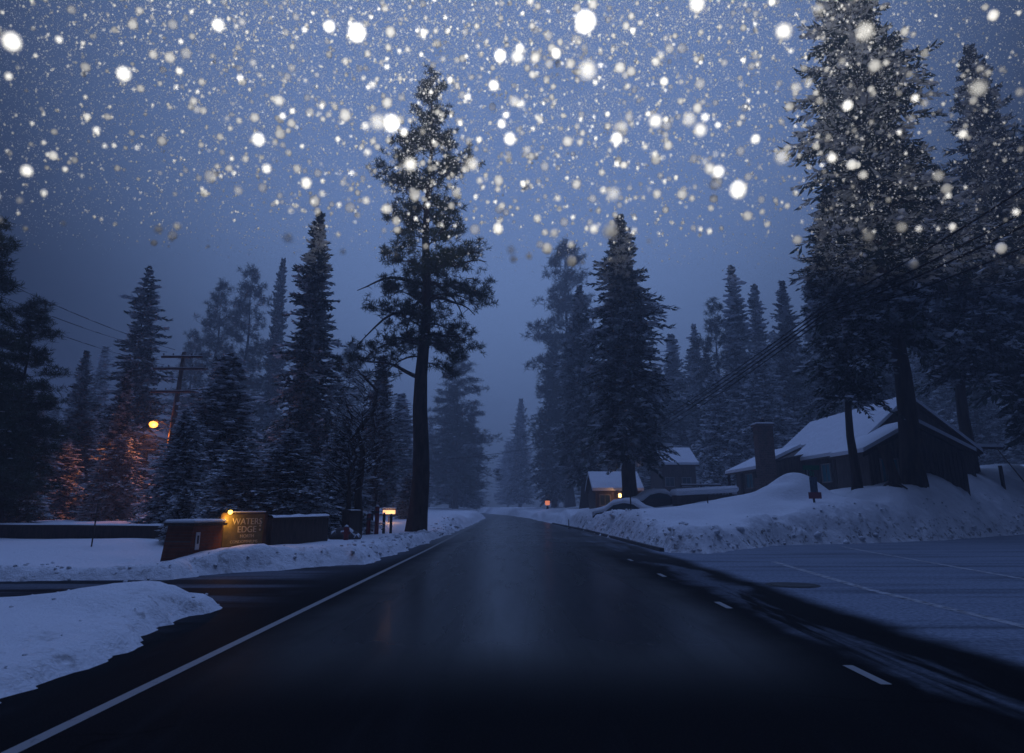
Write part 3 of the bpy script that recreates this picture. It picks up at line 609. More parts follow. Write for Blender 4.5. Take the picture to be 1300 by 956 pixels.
# ------------------------------------------------------------------ utility pole with street lamp
def utility_pole(x, y, z0, top, label, lamp=True, lean=0.03):
    o = empty('utility_pole', (x, y, z0)); tag(o, label, 'utility pole', 'wooden utility poles'); h = top - z0
    b = MB(); b.tube([(0, 0, -.4), (lean * h * .5, 0, h * .5), (lean * h, 0, h)], [.19, .16, .12], 12, jit=.02, rng=random.Random(2)); b.build('pole', M['wood'], o)
    for dz, L in ((-.35, 2.6), (-1.1, 3.4), (-2.55, 3.2)):
        zc = h + dz; xc = lean * zc
        b = MB(); b.box((xc, -.17, zc), (L, .11, .13), m=0, bev=.012); arm = b.build('crossarm', M['wood_dark'], o)
        b = MB(); b.box((xc, -.17, zc + .08), (L * .96, .09, .03), bev=.01); b.build('snow_cap', M['snow'], arm)
        for k in (-.45, -.22, .22, .45):
            b = MB(); xx = xc + k * L; b.tube([(xx, -.17, zc + .06), (xx, -.17, zc + .14), (xx, -.17, zc + .15), (xx, -.17, zc + .2), (xx, -.17, zc + .24)], [.015, .015, .05, .045, .02], 8); b.build('insulator', M['metal_dark'], arm)
    if lamp:
        zl = 5.5; xl = lean * zl
        b = MB(); b.tube([(xl - .14, 0, zl - .1), (xl - .4, -.05, zl + .15), (xl - .6, -.1, zl + .32), (xl - .85, -.12, zl + .3)], .03, 8); b.tube([(xl - .14, 0, zl - .4), (xl - .6, -.06, zl + .15)], .015, 6); b.build('lamp_arm', M['metal_dark'], o)
        b = MB(); b.tube([(xl - .75, -.12, zl + .33), (xl - .9, -.12, zl + .36), (xl - 1.2, -.13, zl + .33), (xl - 1.38, -.13, zl + .26)], [.06, .12, .15, .05], 12); hd = b.build('lamp_head', M['metal_dark'], o)
        b = MB()
        b.v += [tuple(np.array([xl - 1.12, -.135, zl + .16]) + v * np.array([.26, .26, .22])) for v in ICO2_V]; b.f += [list(map(int, f)) for f in ICO2_F]; b.m += [0] * len(ICO2_F); b.sm += [True] * len(ICO2_F)
        b.build('lamp_bulb', M['lamp_orange'], hd)
        ld = bpy.data.lights.new('street_lamp_light', 'SPOT'); ld.spot_size = R(165); ld.spot_blend = .3; ld.energy = 480; ld.color = (1, .27, .05); ld.shadow_soft_size = .1
        lo = bpy.data.objects.new('street_lamp_light', ld); COL.objects.link(lo); lo.location = (x + xl - 1.12, y - .3, z0 + zl - .12)
        l2 = bpy.data.lights.new('street_lamp_glow', 'POINT'); l2.energy = 55; l2.color = (1, .27, .04); l2.shadow_soft_size = .2
        o2 = bpy.data.objects.new('street_lamp_glow', l2); COL.objects.link(o2); o2.location = (x + xl - .9, y - .45, z0 + zl + .05)
        b = MB(); b.tube([(lean * 4.2 + .0, -.19, 3.7), (lean * 5 + .02, -.18, 6.2)], .025, 6); b.build('conduit', M['metal_dark'], o)
        b = MB(); b.box((lean * 4.1, -.1, 4.0), (1.1, .06, .05), bev=.01); b.build('step_bracket', M['wood_dark'], o)
    return o
pl = at_y(203, 640, 42); plz = hgt(pl.x, 42)
ptp = at_y(236, 447, 42)
utility_pole(pl.x, 42, plz, ptp.z, 'leaning wooden utility pole with three crossarms and a glowing orange street lamp', True, (ptp.x - pl.x) / (ptp.z - plz) * .8)
p2 = at_y(775, 640, 76); utility_pole(p2.x, 76, hgt(p2.x, 76), at_y(775, 545, 76).z, 'far wooden utility pole mostly hidden behind the big dense fir', False, 0)
def cable(label, pts, r=.02, sag=0.0, group='power cables'):
    P = [Vector(p) for p in pts]; out = []
    for a_, b_ in zip(P[:-1], P[1:]):
        for i in range(24): s = i / 24; q = a_.lerp(b_, s); q.z -= sag * 4 * s * (1 - s); out.append(q)
    out.append(P[-1]); b = MB(); b.tube(out, r, 5, cap=True); tag(b.build('power_cable', M['cable']), label, 'cable', group)
L1 = 'left-hand power cables to the wooden pole'
h0 = ptp
cable('uppermost thin cable running from the wooden pole up past the layered fir', [at_y(-120, 295, 22), at_y(222, 444, 42)], .016, .35, L1)
cable('middle thin cable running from the wooden pole across the black pine', [at_y(-120, 322, 22), at_y(212, 447, 42)], .016, .35, L1)
cable('lower thin cable from the pole crossarm toward the frame edge', [at_y(-120, 345, 22), at_y(208, 463, 42)], .016, .35, L1)
cable('lamp-lit service cable sloping down from beside the street lamp', [at_y(209, 543, 41.7), at_y(150, 560, 38), at_y(-60, 552, 27)], .022, .1, L1)
cable('lowest slack cable hanging below the street lamp before the dark trees', [at_y(212, 572, 41.7), at_y(90, 560, 35), at_y(-60, 540, 28)], .02, .1, L1)
R1 = 'power cables in front of the giant firs'
for lab, y0, dy, r in (('topmost dark cable slanting across the giant firs', 226, 0, .022), ('second dark cable slanting across the giant firs', 258, 5, .024), ('third dark cable slanting across the giant firs', 276, 10, .028), ('lowest dark cable slanting across the giant firs', 306, 16, .022)):
    cable(lab, [at_y(1320, y0, 13), at_y(1050, 386 + dy, 22), at_y(842, 530 + dy, 48), at_y(776, 553 + dy * .4, 75.8)], r, .12, R1)
cable('faint level cable running into the black firs beside the frame edge', [at_y(1050, 388, 22), at_y(1320, 352, 20)], .014, .1, R1)
cable('single cable hanging across the road in the fog', [at_y(776, 551, 75.8), at_y(560, 584, 74)], .025, .25, R1)
# ------------------------------------------------------------------ entrance sign, brick pillar, walls
def text_mesh(s, size, extr=.004):
    c = bpy.data.curves.new('lettering', 'FONT'); c.body = s; c.size = size; c.extrude = extr; c.align_x = 'CENTER'
    o = bpy.data.objects.new('lettering', c); COL.objects.link(o); bpy.context.view_layer.update()
    me = bpy.data.meshes.new_from_object(o.evaluated_get(bpy.context.evaluated_depsgraph_get())); bpy.data.objects.remove(o); return me
# the sign board hangs between the pillar and a post, facing the road
A = at_y(283, 652, 18.9); Bp = at_y(336, 653, 19.9); sw = (Vector((Bp.x, Bp.y)) - Vector((A.x, A.y))).length
ang = math.atan2(Bp.y - A.y, Bp.x - A.x)
sg = empty('entrance_sign', ((A.x + Bp.x) / 2, (A.y + Bp.y) / 2, .0), ang); tag(sg, 'olive board sign with pale lettering lit by a yellow lamp at its corner', 'sign')
ztop = A.z - .02; zbot = ztop - .86
b = MB(); b.box((0, 0, (ztop + zbot) / 2), (sw, .06, ztop - zbot), bev=.01); b.build('board', M['sign_board'], sg)
b = MB(); 
for zz in (ztop + .02, zbot - .02): b.box((0, -.01, zz), (sw + .12, .12, .06), bev=.01)
b.build('frame', M['wood_dark'], sg)
b = MB(); b.box((.1, -.01, ztop + .065), (sw * .85, .12, .035), bev=.012); b.build('snow_cap', M['snow'], sg)
for sx in (-1, 1):
    b = MB(); b.box((sx * (sw / 2 + .02), .01, ztop / 2 - .1), (.11, .13, ztop + .2), bev=.01); b.build('post', M['wood_dark'], sg)
for s, size, x, z in (('WATERS', .235, .10, -.27), ('EDGE', .235, .10, -.48), ('NORTH', .12, .12, -.62), ('CONDOMINIUMS', .105, .04, -.76)):
    o = link('lettering', text_mesh(s, size), sg, (x, -.036, ztop + z)); o.rotation_euler = (R(90), 0, 0); o.data.materials.append(M['letter'])
for q in range(3):
    b = MB(); b.tube([(sw / 2 - .13, -.034, ztop - .2 - q * .11), (sw / 2 - .13, -.042, ztop - .2 - q * .11)], .028, 10); b.build('emblem', M['letter'], sg)
lx0 = -sw / 2 + .05
b = MB(); b.tube([(lx0, .02, ztop + .02), (lx0, -.1, ztop + .16), (lx0, -.24, ztop + .15)], .014, 6); b.tube([(lx0, -.24, ztop + .18), (lx0, -.25, ztop + .13), (lx0, -.26, ztop + .1)], [.02, .06, .07], 10); lpo = b.build('sign_lamp', M['metal_dark'], sg)
b = MB(); b.v += [tuple(np.array([lx0, -.27, ztop + .06]) + v * .06) for v in ICO2_V]; b.f += [list(map(int, f)) for f in ICO2_F]; b.m += [0] * len(ICO2_F); b.sm += [True] * len(ICO2_F); b.build('bulb', M['lamp_yellow'], lpo)
ld = bpy.data.lights.new('sign_lamp_light', 'POINT'); ld.energy = 12; ld.color = (1, .45, .06); ld.shadow_soft_size = .05
lo = bpy.data.objects.new('sign_lamp_light', ld); COL.objects.link(lo); lo.parent = sg; lo.location = (lx0 + .03, -.20, ztop - .12)
# brick pillar: its left face is canted, as seen
C0 = at_y(246, 668, 17.6); C1 = at_y(283, 668, 18.7)
pil = empty('brick_pillar', ((C0.x + C1.x) / 2, (C0.y + C1.y) / 2, 0), math.atan2(C1.y - C0.y, C1.x - C0.x)); pw_ = (Vector((C1.x, C1.y)) - Vector((C0.x, C0.y))).length
tag(pil, 'brown brick pillar with snow cap and small white notice at the drive entrance', 'pillar')
zt = C0.z; b = MB(); P0 = [(-pw_ / 2 - .22, 0, -.3), (pw_ / 2, 0, -.3), (pw_ / 2, 0, zt), (-pw_ / 2, 0, zt)]; b.prism(P0, (0, .75, 0)); b.build('pillar_body', M['brick'], pil)
b = MB(); b.box((-.02, .36, zt + .035), (pw_ + .16, .9, .07), bev=.01); b.build('capstone', M['wood_dark'], pil)
b = MB(); b.box((-.02, .36, zt + .115), (pw_ + .14, .88, .09), bev=.035); b.build('snow_cap', M['snow'], pil)
b = MB(); b.box((-pw_ / 2 + .18, -.012, zt - .36), (.15, .02, .42), bev=.004); nt_ = b.build('notice', M['white_paint'], pil)
for s, z in (('1', -.26), ('5', -.36), ('0', -.46)): pass
b = MB(); b.box((-pw_ / 2 + .18, -.0245, zt - .33), (.07, .004, .2)); b.build('notice_print', M['metal_dark'], nt_)
def wall(label, P, zt, snow=.07, th=.3, matn='wood_dark', name='garden_wall'):
    o = empty(name, (P[0][0], P[0][1], 0)); tag(o, label, 'wall'); b = MB(); s = MB(); c = MB(); ox, oy = P[0]
    rg = random.Random(int(P[0][0] * 10))
    for (xa, ya), (xb, yb) in zip(P[:-1], P[1:]):
        L = math.hypot(xb - xa, yb - ya); an = math.atan2(yb - ya, xb - xa); Rm = Matrix.Rotation(an, 3, 'Z'); cx_, cy_ = (xa + xb) / 2 - ox, (ya + yb) / 2 - oy
        b.box((cx_, cy_, zt / 2 - .2), (L, th, zt + .4), Rm); c.box((cx_, cy_, zt + .03), (L + .03, th + .1, .06), Rm, bev=.01)
        n = max(2, int(L / .5)); pr = []
        for i in range(n + 1):
            q = -L / 2 + L * i / n; pr.append((q, snow * rg.uniform(.6, 1.3)))
        for (q0, h0_), (q1, h1_) in zip(pr[:-1], pr[1:]):
            w = th / 2 + .04; V = []
            for q, hq in ((q0, h0_), (q1, h1_)): V += [(q, -w, zt + .06), (q, -w * .7, zt + .06 + hq * .8), (q, 0, zt + .06 + hq), (q, w * .7, zt + .06 + hq * .8), (q, w, zt + .06)]
            s.add([Rm @ Vector(v) + Vector((cx_, cy_, 0)) for v in V], [(i, i + 1, i + 6, i + 5) for i in range(4)], 0, True)
    b.build('wall_body', M[matn], o); c.build('coping', M['wood_dark'], o); s.build('snow_cap', M['snow'], o); return o
W0 = at_y(337, 660, 20.3); W1 = at_y(412, 660, 24.5)
wall('dark garden wall with thin snow cap running right of the lit sign', [(W0.x + .05, W0.y), (W1.x, W1.y)], 1.17, .07)
W2 = at_y(412, 665, 24.7); b = None
wall('dark board screen behind the bare trunks right of the garden wall', [(W1.x + .1, 27.2), (at_y(452, 665, 28.5).x, 28.5)], 1.35, .03)
W3 = at_y(228, 668, 23.5); W4 = at_y(100, 672, 25.0); W5 = at_y(-60, 690, 25.5)
wall('long low wall with snow along the top behind the rounded snow mound', [(W3.x, W3.y), (W4.x, W4.y), (W5.x, W5.y)], .86, .06)
b = MB(); q = at_y(115, 700, 19.5); b.tube([(0, 0, -.2), (.03, 0, 1.25)], .018, 6); o = b.build('snow_stake', M['wood_dark'], None, (q.x, 19.5, hgt(q.x, 19.5))); tag(o, 'thin snow stake stuck in the rounded mound before the long wall', 'stake', 'thin marker stakes in the snow')
# bollards with red bands
for px, y, h, lab, red in ((468, 33, .95, 'red-brown bollard furthest from the lone pine trunk', 1), (478.5, 33, 1.25, 'tallest and reddest bollard in the row by the lone pine', 1), (487.5, 35, .95, 'dark thin bollard between the reddest one and the last one', 0), (496.5, 35.5, .9, 'dark bollard nearest the lone pine trunk', 0)):
    q = at_y(px, 660, y); z = hgt(q.x, y); o = empty('bollard', (q.x, y, z)); tag(o, lab, 'bollard', 'row of bollards left of the lone pine')
    b = MB(); r = .10 if red else .07; b.tube([(0, 0, -.3), (0, 0, h - .05), (0, 0, h)], [r, r, r * .6], 12); b.build('post', M['red_paint'] if red else M['wood_dark'], o)
    b = MB(); b.tube([(0, 0, h - .3), (0, 0, h - .2)], [r + .006] * 2, 12); b.build('band', M['metal_dark'], o)
    b = MB(); b.tube([(0, 0, h), (0, 0, h + .05), (0, 0, h + .07)], [r * .95, r * .7, r * .1], 10); b.build('snow_cap', M['snow'], o)
# little rock heap + hydrant by the bank
q = at_y(439, 688, 25.5); z = hgt(q.x, 25.5); o = empty('fire_hydrant', (q.x, 25.5, z)); tag(o, 'small red hydrant poking out of the ploughed snow before the dark trunk', 'hydrant')
b = MB(); b.tube([(0, 0, -.2), (0, 0, .34), (0, 0, .36), (0, 0, .42), (0, 0, .47)], [.09, .09, .12, .10, .03], 12); b.tube([(-.15, 0, .24), (.15, 0, .24)], .045, 8); b.build('hydrant_body', M['red_paint'], o)
b = MB(); b.tube([(0, 0, .46), (0, 0, .5), (0, 0, .53)], [.08, .06, .01], 10); b.build('snow_cap', M['snow'], o)
q = at_y(436, 684, 26.5); z = hgt(q.x, 26.5); V, F = blobs(np.array([[0, 0, .12], [.3, .2, .05]]), np.array([[.55, .4, .34], [.4, .3, .25]]), np.random.RandomState(4), ICO2_V, ICO2_F, .08)
o = link('boulder', np_mesh('boulder', V, tris=F, mats=[frosted('boulder_stone', (.06, .05, .05), (.1, .09, .09), 3, 1.0, .3)], smooth=True), None, (q.x, 26.5, z)); tag(o, 'snow-topped boulder beside the small red hydrant', 'boulder')
# bare dark trunks between wall and bollards
for px, y, top, r, lab in ((455, 30, 470, .2, 'straight dark trunk with bare twigs beside the bollards'), (441, 29, 520, .12, 'thin crooked dark trunk at the end of the garden wall'), (474, 38, 500, .1, 'slender dark trunk behind the tallest bollard')):
    q = at_y(px, 640, y); z = hgt(q.x, y); h = at_y(px, top, y).z - z; o = empty('bare_tree', (q.x, y, z)); tag(o, lab, 'tree', 'bare trunks by the garden wall')
    b = MB(); rg = random.Random(px); b.tube([(rg.uniform(-.08, .08) * i, 0, h * i / 8 - (.3 if i == 0 else 0)) for i in range(9)], [r * (1 - .8 * i / 8) for i in range(9)], 9, jit=.05, rng=rg); b.build('trunk', M['bark'], o)
    b = MB()
    for k in range(46):
        zz = h * rg.uniform(.3, .98); az = rg.uniform(0, 6.28); L = (h - zz) * .25 + rg.uniform(.5, 1.5); p0 = Vector((0, 0, zz)); p1 = p0 + Vector((math.cos(az) * L * .5, math.sin(az) * L * .5, L * .3)); p2_ = p0 + Vector((math.cos(az) * L, math.sin(az) * L, L * rg.uniform(.2, .7)))
        b.tube([p0, p1, p2_], [.03, .02, .008], 4)
        for _ in range(4):
            e = p1.lerp(p2_, rg.random()); b.tube([e, e + Vector((rg.uniform(-.4, .4), rg.uniform(-.4, .4), rg.uniform(-.1, .45)))], [.012, .006], 3)
    b.build('branches', M['bark_snow'], o)
# lit entrance sign under the trees at the lone pine
q = at_y(494, 650, 47); z = hgt(q.x, 47); o = empty('lit_noticeboard', (q.x, 47, z)); tag(o, 'small lit noticeboard glowing warm on a thin post beyond the bollards', 'noticeboard'); zc = q.z - z
b = MB(); b.tube([(0, 0, -.2), (0, 0, zc - .25)], .035, 8); b.build('post', M['wood_dark'], o)
b = MB(); b.box((0, 0, zc), (.82, .10, .26), bev=.02); b.build('lit_panel', M['lamp_window'], o)
b = MB(); b.box((0, 0, zc + .18), (.98, .3, .06), bev=.02); b.box((0, -.01, zc - .17), (.3, .14, .05), bev=.01); b.build('frame', M['wood_dark'], o)
b = MB(); b.box((0, 0, zc + .25), (.96, .3, .08), bev=.03); b.build('snow_cap', M['snow'], o)
ld = bpy.data.lights.new('noticeboard_light', 'POINT'); ld.energy = 10; ld.color = (1, .5, .2); lo = bpy.data.objects.new('noticeboard_light', ld); COL.objects.link(lo); lo.location = (q.x + .1, 46.6, q.z - .3)
# ------------------------------------------------------------------ right side: street sign, snow stakes
q = at_y(1034, 640, 33.5); z = hgt(q.x, 33.5); o = empty('street_sign', (q.x, 33.5, z)); tag(o, 'street sign post with green name blades and faded red plate in the big snow bank', 'sign')
zt = at_y(1034, 590, 33.5).z - z; b = MB(); b.tube([(0, 0, -.6), (0, 0, zt)], .055, 8); b.build('post', M['metal_dark'], o)
b = MB(); b.box((-.02, -.075, zt - .14), (.80, .02, .22), bev=.004); b.build('name_blade', M['green_sign'], o)
b = MB(); b.box((.02, -.02, zt - .42), (.02, .85, .22), Matrix.Rotation(R(-35), 3, 'Z'), bev=.004); b.build('name_blade', M['green_sign'], o)
zz = zt - .95; b = MB(); b.box((.02, -.075, zz), (.36, .02, .72), bev=.006); b.build('side_plate', M['sign_back'], o)
b = MB(); b.box((.03, -.09, zt - 1.45), (.62, .02, .30), bev=.006); b.build('lower_plate', M['pink_sign'], o)
for px, y, h, r, lab in ((801.5, 37, 2.0, .035, 'tall dark marker stake standing before the trunk of the dense fir'), (722, 52, .9, .04, 'short dark marker stake in the bank near the red lantern'), (900, 36, .35, .03, 'short twig stake in the snow right of the buried car')):
    q = at_y(px, 660, y); b = MB(); b.tube([(0, 0, -.3), (0, 0, h)], r, 6); o = b.build('snow_stake', M['wood_dark'], None, (q.x, y, hgt(q.x, y))); tag(o, lab, 'stake', 'thin marker stakes in the snow')
# ------------------------------------------------------------------ cabins
def roof_plane(b, s, c, th=.14, sn=.24, over=0.0):
    """c: four corners eave0, eave1, ridge1, ridge0; timber slab in b, snow slab in s"""
    c = [Vector(p) for p in c]; b.prism(c, (0, 0, -th))
    s.prism([p + Vector((0, 0, .004)) for p in c], (0, 0, sn))
def window(parent, x, y, z, w, h, face, glass='glass', bars=1, lit=None):
    rot = {'-y': 0, '-x': -math.pi / 2}[face]; Rm = Matrix.Rotation(rot, 3, 'Z'); b = MB()
    for dx, dz, ww, hh_ in ((0, h / 2, w + .12, .07), (0, -h / 2, w + .16, .08), (-w / 2, 0, .07, h), (w / 2, 0, .07, h)): b.box(Rm @ Vector((dx, -.04, dz)), (ww, .09, hh_), Rm)
    for i in range(bars): b.box(Rm @ Vector((-w / 2 + w * (i + 1) / (bars + 1), -.03, 0)), (.04, .06, h), Rm)
    f = b.build('window', M['white_wood'], parent, (x, y, z)); g = MB(); g.box((0, 0, 0), (w, .03, h), Rm); g.build('pane', M[glass], f); return f
def planks(b, P0, P1, z0, z1, step=.22, off=(0, 0)):
    pass
cab = empty('log_cabin', (22.2, 45, 2.2)); tag(cab, 'brown timber cabin with steep snow-covered roofs behind the big snow bank', 'house')
ox, oy, oz = 22.2, 45, 2.2
def C(x, y, z): return Vector((x - ox, y - oy, z - oz))
xe, xr, ze, zr, y0, y1 = 22.0, 26.2, 5.0, 8.6, 44.5, 60.0
b = MB(); # main body with gable
b.prism([C(xe + .35, y0 + .4, 1.2), C(30.0, y0 + .4, 1.2), C(30.0, y0 + .4, ze + .2), C(xr, y0 + .4, zr - .2), C(xe + .35, y0 + .4, ze + .2)], (0, y1 - y0 - .8, 0))
# front wing
b.prism([C(21.25, 41.2, 1.2), C(27.0, 41.2, 1.2), C(27.0, 41.2, 4.75), C(24.2, 41.2, 6.3), C(21.25, 41.2, 4.75)], (0, 4.2, 0))
# low lean-to beside chimney
b.prism([C(19.2, 52.8, 1.2), C(22.3, 52.8, 1.2), C(22.3, 52.8, 5.5), C(19.2, 52.8, 4.6)], (0, 6.8, 0))
for i in range(24): b.box(C(21.35 + i * .235, 41.185, 3.1), (.04, .034, 3.2), m=1)
for i in range(60): b.box(C(xe + .335, 45.2 + i * .24, 3.2), (.034, .04, 3.6), m=1)
b.build('wall', [M['cabin'], M['wood_dark']], cab)
b, s = MB(), MB()
roof_plane(b, s, [C(xe, y0, ze), C(xe, 54.6, ze), C(xr, 54.6, zr), C(xr, y0, zr)])
roof_plane(b, s, [C(xe + 1.35, 54.6, ze + 1.16), C(xe + 1.35, y1, ze + 1.16), C(xr, y1, zr), C(xr, 54.6, zr)])
roof_plane(b, s, [C(xr, y0, zr), C(xr, y1, zr), C(30.4, y1, ze), C(30.4, y0, ze)])
roof_plane(b, s, [C(20.8, 40.8, 4.72), C(20.8, 45.2, 4.72), C(24.2, 45.2, 6.5), C(24.2, 40.8, 6.5)])
roof_plane(b, s, [C(24.2, 40.8, 6.5), C(24.2, 45.2, 6.5), C(27.5, 45.2, 4.72), C(27.5, 40.8, 4.72)])
roof_plane(b, s, [C(18.4, 52.4, 4.35), C(18.4, 60, 4.35), C(22.0, 60, 6.0), C(22.0, 52.4, 6.0)])
rf = b.build('roof', M['wood_dark'], cab); s.build('roof_snow', M['snow'], rf)
# fascia boards on the gables
b = MB()
b.prism([C(xe - .1, y0 - .06, ze - .3), C(xe - .1, y0 - .06, ze - .05), C(xr, y0 - .06, zr - .05), C(xr, y0 - .06, zr - .35)], (0, .05, 0)); b.build('fascia', M['wood_dark'], cab); b = MB(); b.prism([C(20.7, 40.74, 4.42), C(20.7, 40.74, 4.66), C(24.2, 40.74, 6.48), C(27.6, 40.74, 4.66), C(27.6, 40.74, 4.42), C(24.2, 40.74, 6.18)], (0, .05, 0))
b.build('fascia', M['wood_dark'], cab)
for y_ in (53.0, 56.3, 59.6):
    b = MB(); b.box(C(18.6, y_, 3.0), (.2, .2, 3.0), bev=.02); b.build('porch_post', M['wood_dark'], cab)
window(cab, *C(22.4, 41.16, 3.65), 1.0, 1.35, '-y', 'teal_glass', 3)
window(cab, *C(xe + .31, 49.2, 3.9), 1.3, 1.25, '-x', 'teal_glass', 1)
window(cab, *C(xe + .31, 52.4, 3.9), 1.2, 1.2, '-x', 'glass', 1)
window(cab, *C(19.16, 56, 3.6), 1.6, 1.1, '-x', 'teal_glass', 1)
window(cab, *C(27.2, 44.86, 6.2), 1.0, .9, '-y', 'glass', 1)
# chimney
cc = at_y(973, 600, 50.2); zt = at_y(973, 541, 50.2).z
b = MB(); b.box(C(cc.x, 50.2, (zt + 1) / 2), (1.15, .95, zt - 1), bev=.02); b.box(C(cc.x + .0, 50.2, 2.3), (1.5, 1.1, 2.6), bev=.02); b.box(C(cc.x, 50.2, zt + .03), (1.35, 1.15, .12), bev=.02); ch = b.build('chimney', M['stone'], cab)
b = MB(); b.box(C(cc.x, 50.2, zt + .16), (1.3, 1.1, .13), bev=.05); b.build('snow_cap', M['snow'], ch)
b = MB(); b.tube([C(cc.x, 50.2, zt + .1), C(cc.x, 50.2, zt + .45), C(cc.x, 50.2, zt + .47), C(cc.x, 50.2, zt + .6)], [.2, .2, .3, .06], 10); b.build('chimney_cowl', M['metal_dark'], ch)
# shed / carport right of it
sh = empty('carport', (28, 47, 2.4)); tag(sh, 'dark open carport with flat snow-covered roof and braced posts near the frame edge', 'carport')
z1_ = at_y(1193, 566, 47).z; xa, xb = at_y(1193, 566, 47).x, at_y(1268, 566, 47).x
b, s = MB(), MB(); c = [Vector((xa - 28, 0, z1_ - 2.4)), Vector((xb - 28 + .3, 0, z1_ - 2.4 - .1)), Vector((xb - 28 + .2, 5, z1_ - 2.4 + .55)), Vector((xa - 28 + 1.0, 5, z1_ - 2.4 + .55))]
roof_plane(b, s, c, .16, .16); rf = b.build('roof', M['wood_dark'], sh); s.build('roof_snow', M['snow'], rf)
for xx, yy in ((xa - 28 + .3, .2), (xb - 28, .2), (xa - 28 + 1.2, 4.7), (xb - 28, 4.7)):
    b = MB(); b.box((xx, yy, .6), (.18, .18, 2.6), bev=.01); b.build('post', M['wood_dark'], sh)
for xx in (xa - 28 + .6, xb - 28 - .3):
    b = MB(); b.tube([(xx, -.1, z1_ - 2.5), (xx + 1.6, -.9, -.2)], .04, 6); b.build('brace', M['wood'], sh)
b = MB(); b.box(((xa + xb) / 2 - 28, 4.9, .6), (xb - xa, .1, 2.8)); b.build('back_wall', M['wood_dark'], sh)
# broken stump in front of the gable
q = at_y(1134, 620, 37); z = hgt(q.x, 37); ht = at_y(1134, 566, 37).z - z; o = empty('tree_stump', (q.x, 37, z)); tag(o, 'leaning broken dead stump before the cabin window, roots in the snow', 'stump')
b = MB(); b.tube([(.15, 0, -.3), (.06, 0, ht * .3), (-.1, 0, ht * .7), (-.25, 0, ht)], [.34, .27, .25, .27], 10, jit=.1, rng=random.Random(4)); b.build('trunk', M['bark'], o)
for k in range(5):
    b = MB(); an = k * 1.3 - 2.4; b.tube([(0, 0, .25), (math.cos(an) * .4, math.sin(an) * .3 - .1, .12), (math.cos(an) * .75, math.sin(an) * .6 - .2, -.12)], [.09, .06, .03], 6); b.build('root', M['bark'], o)
# far cottages
def cottage(label, x0, x1, y, d, zg, ze, zr, name='cottage', wmat='cabin', lit=None):
    o = empty(name, ((x0 + x1) / 2, y, zg)); tag(o, label, 'house'); w = (x1 - x0) / 2
    b = MB(); b.box((0, d / 2, (ze - zg) / 2 - .3), (2 * w - .6, d - .6, ze - zg + .6)); b.prism([(-w + .3, .3, ze - zg), (-w + .3, d - .3, ze - zg), (-w + .3, d / 2, zr - zg - .15)], (2 * w - .6, 0, 0)); b.build('wall', M[wmat], o)
    b, s = MB(), MB(); roof_plane(b, s, [(-w, 0, ze - zg), (w, 0, ze - zg), (w, d / 2, zr - zg), (-w, d / 2, zr - zg)]); roof_plane(b, s, [(-w, d / 2, zr - zg), (w, d / 2, zr - zg), (w, d, ze - zg), (-w, d, ze - zg)])
    rf = b.build('roof', M['wood_dark'], o); s.build('roof_snow', M['snow'], rf)
    for k in (-.5, .35): window(o, k * w, .28, (ze - zg) * .55, .9, .9, '-y')
    return o
a0 = at_y(752, 625, 60); a1 = at_y(800, 625, 60)
cot = cottage('small cottage with snowy roof and a glowing porch lamp behind the dense fir', a0.x, a1.x + 1.2, 60, 6, 1.2, at_y(770, 623, 60).z, at_y(770, 602, 63).z)
q = at_y(787, 629, 59.6); b = MB(); b.box((0, 0, 0), (.26, .14, .34), bev=.05); l_ = b.build('porch_lamp', M['lamp_warm'], cot, q - cot.location)
b = MB(); b.box((0, .0, .27), (.5, .3, .08), bev=.03); b.build('lamp_hood', M['metal_dark'], l_)
ld = bpy.data.lights.new('porch_light', 'POINT'); ld.energy = 22; ld.color = (1, .5, .18); lo = bpy.data.objects.new('porch_light', ld); COL.objects.link(lo); lo.location = (q.x, q.y - .35, q.z - .1)
a0 = at_y(838, 600, 72); a1 = at_y(888, 600, 72)
cottage('hazy two-storey cabin with pale snow roof far behind the buried cars', a0.x, a1.x, 72, 7, 2.0, at_y(860, 590, 72).z, at_y(860, 571, 75.5).z)
# red-lit lantern post by the road
q = at_y(695, 638, 96); z = hgt(q.x, 96); zc = q.z - z; o = empty('lantern_post', (q.x, 96, z)); tag(o, 'dim red-orange lantern box on a short post near the foggy road', 'lantern')
b = MB(); b.box((0, 0, zc / 2 - .5), (.3, .3, zc + .1), bev=.02); b.build('post', M['wood_dark'], o); b = MB(); b.box((0, 0, zc - .05), (.62, .4, .6), bev=.06); b.build('glass_box', M['lamp_red'], o)
b = MB(); b.prism([(-.5, -.35, zc + .3), (.5, -.35, zc + .3), (.5, .35, zc + .3), (-.5, .35, zc + .3)], (0, 0, .06)); b.tube([(0, 0, zc + .36), (0, 0, zc + .6)], [.4, .05], 4); b.build('lantern_roof', M['wood_dark'], o)
